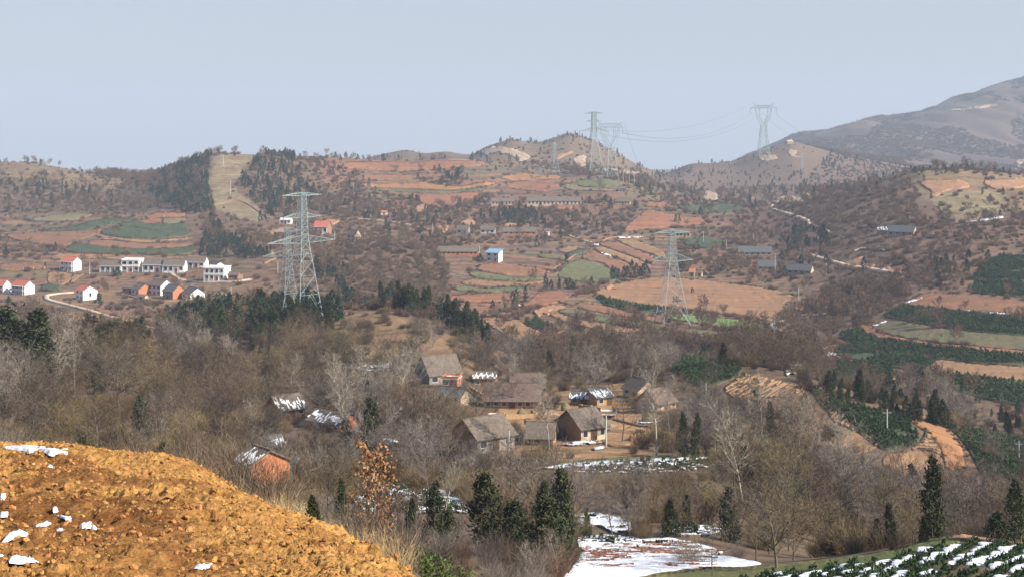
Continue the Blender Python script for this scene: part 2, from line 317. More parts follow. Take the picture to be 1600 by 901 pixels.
def build_ground():
    rp = np.minimum(GP, RUN+1); px = np.repeat(PXC[None, :], len(DR), 0)
    jx = (fbm(GX/18, GY/18, 21)-.5)*26; jy = (fbm(GX/18+9, GY/18, 22)-.5)*12
    c = np.zeros(GX.shape+(3,)); c[:] = (.13, .088, .055)
    for poly, col in GPAINT: c[inpoly(poly, px+jx, rp+jy)] = col
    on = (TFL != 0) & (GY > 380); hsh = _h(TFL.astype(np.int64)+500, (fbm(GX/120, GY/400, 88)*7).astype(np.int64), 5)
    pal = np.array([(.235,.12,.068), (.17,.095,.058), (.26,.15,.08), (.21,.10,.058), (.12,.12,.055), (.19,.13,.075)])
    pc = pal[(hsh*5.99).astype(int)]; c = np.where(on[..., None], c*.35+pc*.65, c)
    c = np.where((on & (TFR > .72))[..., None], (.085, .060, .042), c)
    g2 = np.clip((1-abs(2*fbm(GX/120+GY/900, GY/900, 19, 4)-1)-.55)*2.6, 0, 1)*(GY > 2350)*.75; c = c*(1-g2[..., None])+np.array([.150, .104, .076])*g2[..., None]
    c[GY > 4600] = (.15, .12, .10)
    nr, nc = GX.shape; idx = np.arange(nr*nc).reshape(nr, nc)
    fa = np.stack([idx[:-1, :-1], idx[:-1, 1:], idx[1:, 1:], idx[1:, :-1]], -1).reshape(-1, 4)
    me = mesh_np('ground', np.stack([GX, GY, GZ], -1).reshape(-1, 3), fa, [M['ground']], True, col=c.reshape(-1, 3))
    o = obj('ground', me); tag(o, 'hilly brown farmland falling from the viewpoint to a valley and rising to far ridges', kind='structure')
build_ground()
# ------------------------------------------------------------------ sheets lying on the ground
MASK = []             # outlines nothing may grow in
def spline(poly, step=5.0, closed=True, jag=0.0):
    p = np.array(poly, float); n = len(p); out = []
    rng = range(n if closed else n-1)
    for i in rng:
        if closed: a, b, c, d = p[(i-1) % n], p[i], p[(i+1) % n], p[(i+2) % n]
        else: a, b, c, d = p[max(i-1, 0)], p[i], p[i+1], p[min(i+2, n-1)]
        k = max(int(np.hypot(*(c-b))/step), 1)
        for t in np.arange(k)/k:
            s = .35
            m1 = (c-a)*s; m2 = (d-b)*s
            out.append((2*t**3-3*t*t+1)*b + (t**3-2*t*t+t)*m1 + (-2*t**3+3*t*t)*c + (t**3-t*t)*m2)
    if not closed: out.append(p[-1])
    out = np.array(out)
    if jag: out = out + (np.random.default_rng(len(out)).random(out.shape)-.5)*jag*np.array([1, .4])
    return out
def sheet(name, poly, m, rise=.5, step=6.0, label=None, kind='structure', mask=True, keep=None, jag=1.0, skirt=None, lump=0.0, smooth=True, yf=.62, group=None):
    b = spline(poly, step, True, jag)
    x0, y0 = b.min(0); x1, y1 = b.max(0)
    gx, gy = np.meshgrid(np.arange(x0+step/2, x1, step), np.arange(y0+step*yf/2, y1, step*yf))
    gx = gx.ravel()+RNG.uniform(-.3, .3, gx.size)*step; gy = gy.ravel()+RNG.uniform(-.3, .3, gy.size)*step*yf
    ins = inpoly(b, gx, gy); gx, gy = gx[ins], gy[ins]
    pts = [Vector(q) for q in b] + [Vector((x, y)) for x, y in zip(gx, gy)]
    nb = len(b)
    res = delaunay_2d_cdt(pts, [(i, (i+1) % nb) for i in range(nb)], [], 1, 1e-4)
    vs, fs = res[0], [list(f) for f in res[2]]
    W = []
    for v in vs:
        D = hitD(v.x, v.y); x = (v.x-CX)/F*D
        z = float(H(x, D))+rise
        W.append((x, D, z))
    W = np.array(W)
    if lump: W[:, 2] += (vn(W[:, 0]/.9, W[:, 1]/.9, 5)-.3)*lump
    if keep is not None: fs = [f for f in fs if keep(W[f].mean(0))]
    if not fs: return None
    mi = [0]*len(fs); W = [tuple(q) for q in W]
    # skirt down the open edge, so the terrace has an earth face
    ed = {}
    for f in fs:
        k = len(f)
        for i in range(k):
            a, c = f[i], f[(i+1) % k]; ed[(a, c)] = ed.get((a, c), 0)+1
    dn = {}
    dep = rise+(.5 if m is not M['snow'] else .12)
    for (a, c) in list(ed):
        if (c, a) in ed: continue
        for q in (a, c):
            if q not in dn: dn[q] = len(W); W.append((W[q][0], W[q][1], W[q][2]-dep))
        fs.append([c, a, dn[a], dn[c]]); mi.append(1)
    me = mesh_np(name, W, fs, [m, skirt or m], smooth, mi)
    # faces must look up
    o = obj(name, me); tag(o, label, kind=kind, group=group)
    if mask: MASK.append(b)
    return o
def ribbon(name, line, width, m, rise=.65, label=None, kind='structure', mask=True, px=True):
    """a path or road: a strip of constant width in metres along a line traced on the ground"""
    p = spline(line, 7, False); P = [at(*q) for q in p]; V = []; Fc = []
    Q = []
    for q in P:
        if not Q or (q-Q[-1]).length > 1.0: Q.append(q)
    P = Q
    for i, q in enumerate(P):
        t = P[min(i+1, len(P)-1)]-P[max(i-1, 0)]; t.z = 0; t.normalize(); n = Vector((-t.y, t.x, 0))
        wd = width*(.85+.3*random.random())
        rs = rise if q.y > 420 else rise*.45
        for s in (-.5, 0, .5):
            r = q+n*(s*wd); V.append((r.x, r.y, float(H(r.x, r.y))+rs*(1 if s == 0 else .9)))
        for s in (-.5, .5):
            r = q+n*(s*wd*1.1); V.append((r.x, r.y, float(H(r.x, r.y))-.4))
    for i in range(len(P)-1):
        a = 5*i; b = a+5
        Fc += [(a, a+1, b+1, b), (a+1, a+2, b+2, b+1), (a+3, a, b, b+3), (a+2, a+4, b+4, b+2)]
    me = mesh_np(name, V, Fc, [m], True); o = obj(name, me); tag(o, label, kind=kind)
    if mask:
        pa = np.array([proj(*v) for v in V[::5]]); pb = np.array([proj(*v) for v in V[2::5]])
        MASK.append(np.concatenate([pa+[0, -1.5], pb[::-1]+[0, 1.5]]))
    return o
FIELDS = [
 # left terraces
 ('dark',[(60,360),(110,355),(150,345),(205,340),(215,343),(180,350),(130,360),(80,362)],'dark green strip of crops below the left ridge'),
 ('redbrown',[(12,366),(60,363),(130,361),(163,358),(150,367),(120,378),(100,385),(60,382),(20,374)],'long red-brown field left of the green terraces'),
 ('olive',[(38,343),(80,337),(145,335),(120,344),(80,347)],'dry olive strip high on the left slope'),
 ('red',[(228,338),(245,333),(290,334),(288,339),(250,341),(232,342)],'small red strip at the top of the left terraces'),
 ('red',[(203,347),(232,342),(252,343),(252,349),(205,349)],'red patch at the left end of the upper terrace'),
 ('olive',[(254,343),(290,342),(289,348),(255,350)],'olive patch beside the dark cedar wood on the upper terrace'),
 ('dark',[(185,350),(215,347),(235,351),(289,351),(290,357),(232,358),(192,355)],'narrow dark green terrace under the red patch'),
 ('dark',[(158,362),(182,355),(230,359),(292,358),(293,369),(250,373),(200,372),(165,368)],'broad dark green terrace in the middle of the left slope'),
 ('tan',[(150,367),(163,369),(200,374),(250,375),(293,371),(293,375),(230,379),(160,374)],'thin tan ledge below the broad dark green terrace'),
 ('redbrown',[(138,377),(160,376),(230,381),(298,378),(304,384),(250,388),(180,388),(137,382)],'red-brown terrace with faint furrows on the left slope'),
 ('dark',[(100,391),(118,381),(135,383),(180,389),(250,390),(304,386),(308,392),(280,399),(200,397),(120,396)],'lowest dark green terrace above the white houses'),
 ('tan',[(80,403),(98,396),(200,400),(280,401),(308,397),(313,403),(250,406),(150,405),(90,406)],'tan ledge right above the row of white houses'),
 ('tan',[(76,426),(112,428),(107,441),(95,446),(77,444)],'bare tan slope under the tall red-roofed house'),
 ('tan',[(114,430),(133,429),(124,434),(110,444)],'small tan wedge right of the bare slope under the red-roofed house'),
 ('redbrown',[(5,412),(60,412),(68,420),(20,424),(0,422)],'red-brown plot beside the brick stacks at the left'),
 ('dark',[(66,446),(80,444),(95,449),(88,455),(65,453)],'small dark green plot above the bend of the white road'),
 ('olive',[(325,462),(345,456),(362,466),(352,476),(325,478)],'rounded olive plot beside the pole right of the white house with an arch'),
 ('tan',[(72,495),(110,490),(150,503),(140,512),(95,512)],'tan slope below the white road at the left'),
 ('redbrown',[(150,480),(200,497),(240,515),(225,535),(160,515)],'red-brown slope right below the white road'),
 ('green',[(70,507),(95,514),(120,528),(90,530),(72,520)],'pale green plot behind the cedars at the left edge'),
 # middle red terraces
 ('red',[(510,256),(560,253),(640,254),(700,251),(760,253),(755,259),(700,263),(640,268),(570,266),(515,261)],'highest long red terrace on the central ridge'),
 ('redbrown',[(568,273),(640,273),(685,270),(688,276),(620,282),(568,281)],'red-brown terrace under the highest red terrace'),
 ('orange',[(562,287),(610,287),(660,285),(708,292),(755,285),(775,286),(760,291),(700,297),(640,295),(567,292)],'orange terrace with a dark bank above it on the central ridge'),
 ('green',[(592,298),(650,298),(700,299),(757,294),(757,298),(690,302),(602,300)],'thin green strip across the central ridge'),
 ('red',[(640,303),(690,304),(752,300),(743,308),(723,318),(690,325),(670,322),(650,313)],'large red field below the thin green strip'),
 ('orange',[(782,277),(810,271),(830,273),(858,277),(868,280),(802,283)],'orange strip left of the small far pylon'),
 ('orange',[(835,277),(858,274),(876,277),(870,281),(838,281)],'orange strip under the small far pylon'),
 ('red',[(790,286),(830,284),(868,285),(873,295),(850,300),(812,297),(793,293)],'red field below the small far pylon'),
 ('green',[(900,283),(930,279),(955,281),(975,288),(950,293),(905,291)],'green mound field at the feet of the cup-headed pylon'),
 ('olive',[(880,292),(900,285),(903,292),(960,296),(990,293),(985,298),(900,298)],'olive strip below the green mound field'),
 ('red',[(865,322),(895,321),(893,328),(868,328)],'little red patch under the long farmhouse'),
 ('red',[(1010,316),(1030,317),(1050,320),(1040,325),(1005,322)],'narrow red slope right of the upper farmhouses'),
 ('red',[(985,346),(1000,337),(1012,328),(1060,338),(1095,342),(1105,350),(1060,354),(990,361),(975,360)],'red field with a few conifers above the lattice pylon'),
 ('dark',[(1060,323),(1120,319),(1150,321),(1165,326),(1130,333),(1080,331)],'dark green field below the quarry slope'),
 ('dark',[(1065,376),(1100,373),(1130,378),(1135,386),(1100,388),(1070,383)],'dark green plot beside the pink house'),
 # central fields
 ('green',[(842,399),(852,397),(884,402),(880,407),(865,405),(845,403)],'light green wedge above the central lanes'),
 ('tan',[(870,390),(900,384),(905,388),(886,396)],'small tan plot right of the blue-roofed house'),
 ('dark',[(886,397),(905,390),(920,391),(895,402),(884,401)],'small dark plot beside the light green wedge'),
 ('redbrown',[(760,411),(800,414),(855,423),(852,431),(790,430),(745,422)],'red-brown curved field below the blue-roofed house'),
 ('green',[(733,425),(757,426),(800,434),(850,433),(840,437),(790,439),(740,433)],'upper green curved strip in the centre'),
 ('tan',[(735,436),(800,441),(850,438),(840,444),(780,448),(722,444)],'tan strip between two green curved strips'),
 ('green',[(705,446),(750,450),(800,449),(828,448),(820,454),(760,457),(715,454)],'lower green curved strip in the centre'),
 ('red',[(702,463),(740,459),(800,459),(828,461),(790,470),(760,473),(703,471)],'red curved field beneath the green strips'),
 ('redbrown',[(692,478),(702,474),(758,479),(763,483),(740,492),(716,500),(692,497)],'red-brown field end beside the cedar row of the knoll'),
 ('green',[(886,413),(905,406),(938,413),(958,426),(968,436),(940,442),(905,440),(872,431)],'broad green slope field in the centre'),
 ('redbrown',[(908,404),(924,393),(940,398),(975,410),(1000,420),(985,430),(970,433),(942,412)],'furrowed brown slope right of the broad green field'),
 ('tan',[(928,390),(940,386),(985,402),(1018,416),(1005,421),(975,408)],'long tan furrowed strip in the centre'),
 ('redbrown',[(930,380),(960,379),(1000,393),(1028,405),(1020,414),(990,402),(945,386)],'brown furrowed strip with a streak of snow'),
 ('tan',[(962,374),(1000,379),(1035,393),(1040,402),(1025,400),(985,386)],'upper tan furrowed strip near the lattice pylon'),
 ('red',[(824,472),(845,457),(888,458),(883,470),(850,477),(805,480)],'red plot with trees along its upper edge'),
 ('ploughed',[(928,459),(950,446),(1000,436),(1050,434),(1130,442),(1200,452),(1238,463),(1225,475),(1230,490),(1205,502),(1160,494),(1100,487),(1040,481),(985,474),(945,466)],'great tan ploughed field behind the lattice pylon'),
 ('dark',[(932,464),(985,477),(1040,484),(1050,489),(1000,489),(950,478)],'dark green bank left of the lattice pylon'),
 ('bright',[(1062,491),(1120,496),(1196,508),(1190,514),(1140,514),(1090,505),(1045,498)],'bright green wheat strip between the pylon legs and the road bend'),
 ('green',[(872,486),(895,483),(940,493),(1000,501),(1040,508),(1020,512),(960,506),(900,496)],'long green strip running to the foot of the lattice pylon'),
 ('redbrown',[(906,472),(950,481),(1000,492),(1042,500),(1035,506),(1000,499),(950,490),(902,481)],'red-brown strip above the long green strip'),
 ('tan',[(852,488),(868,488),(900,499),(960,509),(1020,516),(1060,520),(1000,522),(940,515),(890,506)],'tan furrowed strip under the long green strip'),
 ('tan',[(757,501),(790,494),(818,506),(855,524),(825,539),(792,525)],'pale tan field at the lower left of the valley fields'),
 ('dark',[(818,506),(840,499),(872,517),(868,523),(850,520)],'dark green plot with tan gaps in the valley fields'),
 ('green',[(880,521),(920,520),(960,525),(945,530),(900,530),(867,527)],'green plot at the bottom of the valley fields'),
 ('green',[(1042,513),(1100,516),(1150,520),(1130,524),(1062,520)],'green strip just below the lattice pylon'),
 ('red',[(1062,524),(1105,523),(1114,530),(1080,533),(1055,531)],'red plot under the lattice pylon'),
 ('redbrown',[(1115,524),(1180,519),(1205,516),(1200,530),(1150,540),(1120,535)],'red-brown plot below the road bend'),
 ('orange',[(1243,472),(1262,476),(1255,486),(1242,483)],'orange patch beside the pole near the road bend'),
 # right-hand fields
 ('dark',[(1530,422),(1560,402),(1620,402),(1620,440),(1522,437)],'highest dark green field at the right edge'),
 ('dark',[(1522,442),(1620,444),(1620,465),(1545,460),(1518,456)],'second dark green field from the top at the right edge'),
 ('redbrown',[(1417,475),(1446,459),(1520,463),(1620,474),(1620,492),(1500,485),(1450,481)],'brown field between dark green fields at the right'),
 ('dark',[(1410,480),(1450,484),(1540,494),(1620,504),(1620,526),(1520,519),(1400,499),(1382,492)],'long dark green field below the brown field at the right'),
 ('mixed',[(1372,506),(1400,501),(1480,515),(1620,529),(1620,548),(1500,539),(1430,531),(1362,515)],'sparse olive-brown field with scattered green at the right'),
 ('red',[(1343,513),(1356,505),(1376,521),(1450,535),(1620,551),(1620,557),(1500,546),(1420,538),(1370,528)],'thin red strip across the right-hand slope'),
 ('dark',[(1314,521),(1340,515),(1370,530),(1450,542),(1620,559),(1620,571),(1520,567),(1450,560),(1380,552),(1330,540)],'tea field with a snowy lower edge at the right'),
 ('dark',[(1302,551),(1330,543),(1380,554),(1455,563),(1459,568),(1445,580),(1400,575),(1330,562)],'tea field left of the bare tan field'),
 ('tan',[(1453,576),(1466,563),(1520,569),(1620,577),(1620,599),(1540,590),(1480,583)],'bare tan field framed by tea bushes at the right'),
 ('dark',[(1462,588),(1480,585),(1540,592),(1620,602),(1620,637),(1560,628),(1500,612)],'lowest tea field at the right edge'),
 ('dark',[(1277,576),(1300,565),(1350,571),(1400,581),(1404,589),(1350,594),(1282,590)],'tea plot between two field paths'),
 ('redbrown',[(1272,547),(1291,541),(1310,551),(1290,558)],'small dark red plot with snow along its edge'),
 ('olive',[(1227,576),(1268,566),(1276,573),(1232,585)],'pale grassy plot with snowy edges'),
 # near tea hill
 ('dark',[(1042,571),(1062,562),(1110,567),(1158,582),(1140,594),(1100,606),(1065,590)],'dark green field behind the village on the near hill'),
 ('dark',[(1262,604),(1300,622),(1360,643),(1418,656),(1435,688),(1420,700),(1382,704),(1332,668),(1290,640)],'tea field curving over the near hill beside the white pole'),
 ('tan',[(1300,691),(1330,672),(1373,692),(1360,705),(1322,712)],'bare tan patch below the tea hill'),
 ('orange',[(1412,650),(1440,653),(1480,672),(1503,702),(1506,730),(1480,733),(1470,702),(1442,672)],'orange ploughed strip sweeping down the near hill'),
 ('dark',[(1452,657),(1500,672),(1620,695),(1620,762),(1540,745),(1513,702),(1482,668)],'dark tea slope right of the orange strip'),
 ('tan',[(1385,710),(1440,702),(1468,712),(1474,735),(1420,740),(1380,728)],'stubbly tan slope at the foot of the tea hill'),
]
RISE = {'dark': .55}
for m_, poly, lab in FIELDS:
    D = hitD(*np.mean(poly, 0)); 
    sheet('field', poly, M[m_], rise=RISE.get(m_, .32)*(1.25 if D > 900 else 1 if D > 420 else .5), label=lab, skirt=M['verge'], step=4.5 if D > 420 else 7)
# ribbed plots with plough ridges on the near hill (real ridges)
def ribs(poly, ang, gap, m, label, h=.16, wd=.42, step=6, name='field', rib='furrow_ridge', base='tan'):
    """ploughed plot: soil sheet with raised ridges running at ang (degrees from +X) every gap metres"""
    o = sheet(name, poly, M[base], rise=.3, label=label, skirt=M['verge'])
    b = spline(poly, 5); P = [at(*q) for q in b[::2]]; c = sum(P, Vector())/len(P)
    ca, sa = math.cos(R(ang)), math.sin(R(ang)); rad = max((p-c).length for p in P)+2; mb = MB()
    for k in range(int(-rad/gap), int(rad/gap)+1):
        s = np.arange(-rad, rad, 1.2); off = k*gap+(fbm(s/9+k*3, s*0+k, 4)-.5)*.9
        x = c.x+s*ca-off*sa; y = c.y+s*sa+off*ca; z = H(x, y); px, py = proj(x, y, z+.3); ins = inpoly(b, px, py) & (vn(x/2.2, y/2.2, k) > .22)
        for i in range(len(s)-1):
            if ins[i] and ins[i+1]:
                n = Vector((-sa, ca, 0))*wd/2; hh = h*(.6+.8*random.random())
                p = Vector((x[i], y[i], z[i]+.28)); q = Vector((x[i+1], y[i+1], z[i+1]+.28)); u = Vector((0, 0, hh+.1))
                mb.quad(p-n, q-n, q+u, p+u); mb.quad(p+u, q+u, q+n, p+n)
    if mb.v:
        r = mb.build(rib, M[m], o); r['kind'] = 'stuff'
    return o
ribs([(1132,607),(1168,585),(1228,597),(1258,606),(1250,620),(1210,620),(1150,622)], 62, .85, 'tan', 'ribbed tan plot of furrows on top of the near hill', base='verge')
ribs([(1296,640),(1322,648),(1350,664),(1380,690),(1368,697),(1336,674),(1300,656)], 68, .85, 'tan', 'ribbed plot between the tea field and the bare tan patch', base='verge')
ribs([(1440,690),(1450,672),(1470,704),(1472,712),(1440,700),(1410,706)], 40, .85, 'tan', 'narrow ribbed plot beside the orange strip', base='verge')
ribs([(870,470),(900,463),(925,470),(905,478)], 30, 1.6, 'verge', 'tan bank with dark ribs above the long green strip')
# earth banks, quarries and landslips
BANKS = [
 ('rock','quarry_face',[(752,238),(762,230),(790,231),(815,238),(828,246),(812,253),(800,245),(775,238),(762,244)],'curved orange quarry scar on the distant hill'),
 ('rock','quarry_face',[(897,250),(905,243),(915,245),(916,258),(908,262),(898,257)],'pale rock face on the distant hill under the pylons'),
 ('bank','earth_bank',[(870,243),(885,237),(897,238),(885,242),(872,250)],'small orange scar on the upper distant hill'),
 ('rock','quarry_face',[(935,262),(960,264),(1000,270),(995,275),(950,270),(930,268)],'pale cut along the far road near the cup-headed pylon'),
 ('rock','quarry_face',[(1096,304),(1104,299),(1120,303),(1122,311),(1100,312)],'pale quarry face at the foot of the far slope'),
 ('rock','quarry_face',[(1163,309),(1172,303),(1176,310),(1165,314)],'small pale quarry face right of the larger one'),
 ('rock','quarry_face',[(1207,318),(1215,309),(1235,306),(1255,312),(1258,318),(1230,318)],'pale domed spoil heap at the head of the road'),
 ('bank','earth_bank',[(1256,304),(1267,305),(1262,311),(1255,310)],'small tan cut beside the domed spoil heap'),
 ('rock','quarry_face',[(1188,244),(1210,243),(1215,248),(1195,252),(1185,250)],'pale scree under the far right-hand pylon'),
 ('rock','quarry_face',[(1228,220),(1236,219),(1240,223),(1230,223)],'tiny pale cut on the skyline'),
 ('rock','quarry_face',[(1230,234),(1245,236),(1240,243),(1250,246),(1232,243)],'pale scar on the far shoulder'),
 ('rock','road_cut',[(1480,173),(1500,171),(1520,167),(1556,163),(1558,165),(1520,171),(1500,174)],'long pale road cut high on the far mountain'),
 ('rock','earth_bank',[(1578,266),(1590,252),(1600,244),(1606,246),(1594,258),(1583,268)],'pale gully on the far mountain at the right edge'),
 ('bank','earth_bank',[(418,365),(430,357),(440,355),(443,361),(425,368)],'orange earth bank left of the big pylon'),
 ('bank','earth_bank',[(412,397),(425,392),(430,397),(420,401)],'orange earth scar below the dark cedar wood'),
 ('bank','earth_bank',[(442,378),(450,380),(450,388),(443,386)],'small orange earth bank behind the big pylon'),
 ('bank','earth_bank',[(505,345),(530,343),(525,350),(506,352)],'orange bank behind the red-roofed house at mid distance'),
 ('bank','earth_bank',[(650,322),(665,320),(667,330),(652,332)],'orange earth bank above the mid-distance lane'),
 ('bank','earth_bank',[(683,355),(700,352),(700,362),(684,365)],'red bank left of the grey farmhouses'),
 ('bank','earth_bank',[(720,348),(735,342),(742,350),(725,354)],'red bank above the grey farmhouses'),
 ('bank','earth_bank',[(785,352),(800,349),(808,352),(800,356)],'orange bank above the long brick row'),
 ('bank','earth_bank',[(1320,412),(1335,405),(1350,403),(1352,412),(1365,415),(1364,420),(1338,418)],'orange road bank above the pale road on the right'),
 ('bank','earth_bank',[(1375,420),(1390,415),(1395,424),(1420,427),(1400,430),(1378,425)],'orange road bank at the right end of the pale road'),
 ('bank','earth_bank',[(1455,303),(1466,301),(1468,306),(1458,308)],'small orange scar on the right hill'),
 ('bank','earth_bank',[(835,486),(852,478),(866,478),(884,482),(880,485),(862,484),(860,492),(850,490),(840,495)],'bright orange bank above the valley fields'),
 ('bank','earth_bank',[(945,449),(955,444),(960,447),(950,454)],'orange field edge at the top of the great tan field'),
 ('bank','earth_bank',[(1440,285),(1500,283),(1515,292),(1480,299),(1462,304),(1450,296)],'bare orange shoulder on the right-hand hill'),
 ('bank','earth_bank',[(1540,283),(1600,280),(1610,290),(1570,297),(1545,293)],'bare tan shoulder at the right edge of the right-hand hill'),
]
for m_, nm, poly, lab in BANKS:
    sheet(nm, poly, M[m_], rise=.5, label=lab, step=4, jag=3.5, lump=.5)
# roads and paths
for line, wd, lab in [
 ([(115,457),(90,459),(72,462),(73,468),(90,473),(110,478),(140,486),(170,495),(190,500),(212,509),(250,514)],2.6,'white concrete road winding past the left village'),
 ([(268,428),(278,437),(320,441),(360,441),(395,436)],2.4,'pale lane in front of the white two-storey house'),
 ([(160,460),(190,460),(215,466),(245,471),(280,470)],1.6,'dirt lane through the lower left hamlet'),
 ([(412,412),(430,404),(445,396),(460,388)],1.4,'dirt track climbing behind the big pylon'),
 ([(545,342),(570,343),(600,346),(640,352),(675,361)],2.6,'pale lane at mid distance left of the pole'),
 ([(888,368),(905,374),(925,380)],2.0,'dirt path right of the white gate'),
 ([(940,378),(955,371),(1000,370),(1060,371)],1.6,'pale path leading to the lattice pylon head'),
 ([(855,427),(880,410),(900,398),(912,392)],1.0,'tan path up the middle of the central fields'),
 ([(817,545),(845,530),(880,517)],1.6,'narrow tan path across the valley fields'),
 ([(1207,320),(1205,326),(1225,333),(1250,340),(1262,346),(1262,350),(1285,359),(1302,366)],2.6,'pale road coming down from the domed spoil heap'),
 ([(1262,398),(1290,406),(1320,415),(1350,420),(1380,424),(1415,428)],3.0,'pale road running right from the white-gabled house'),
 ([(1205,510),(1210,503),(1230,500),(1260,496),(1285,490)],2.2,'tan road with a sharp bend near the bright green strip'),
 ([(1205,510),(1215,516),(1235,519)],2.0,'lower arm of the bent tan road'),
 ([(1300,556),(1330,565),(1365,572),(1400,580),(1430,583),(1455,592),(1480,608)],1.2,'tan path between the tea fields at the right'),
 ([(1335,594),(1360,596),(1400,592)],1.0,'short path below the tea plot'),
 ([(1525,437),(1535,425),(1560,402)],2.0,'olive track climbing beside the highest dark green field'),
 ([(1335,392),(1345,389),(1380,387)],2.0,'tan track below the grey-roofed farm'),
 ([(330,322),(365,314),(385,318),(420,342)],1.2,'footpath on the cleared strip'),
 ([(930,653),(960,655),(1010,668)],1.6,'trodden path in front of the yellow-walled house'),
 ([(905,290+3),(960,296)],1.0,'faint track near the cup-headed pylon'),
 ([(700,249.5),(750,251),(758,254)],1.0,'footpath along the central ridge'),
]: ribbon('path', line, wd, M['road'] if wd > 1.7 else M['tan'], label=lab)
# village yards of bare ochre earth
for poly, lab in [
 ([(775,640),(800,634),(860,640),(905,645),(900,655),(860,650),(800,650),(772,650)],'ochre farmyard in front of the long brown farmhouse'),
 ([(905,630),(925,620),(955,628),(960,640),(930,645),(905,640)],'ochre yard behind the yellow-walled house'),
 ([(940,690),(955,668),(985,672),(1000,690),(960,698)],'pale ochre yard lit by the sun beside the yellow-walled house'),
 ([(820,655),(860,652),(885,662),(875,672),(830,668)],'small yard behind the grey-roofed shed'),
]: sheet('yard', poly, M['yard'], rise=.15, label=lab)
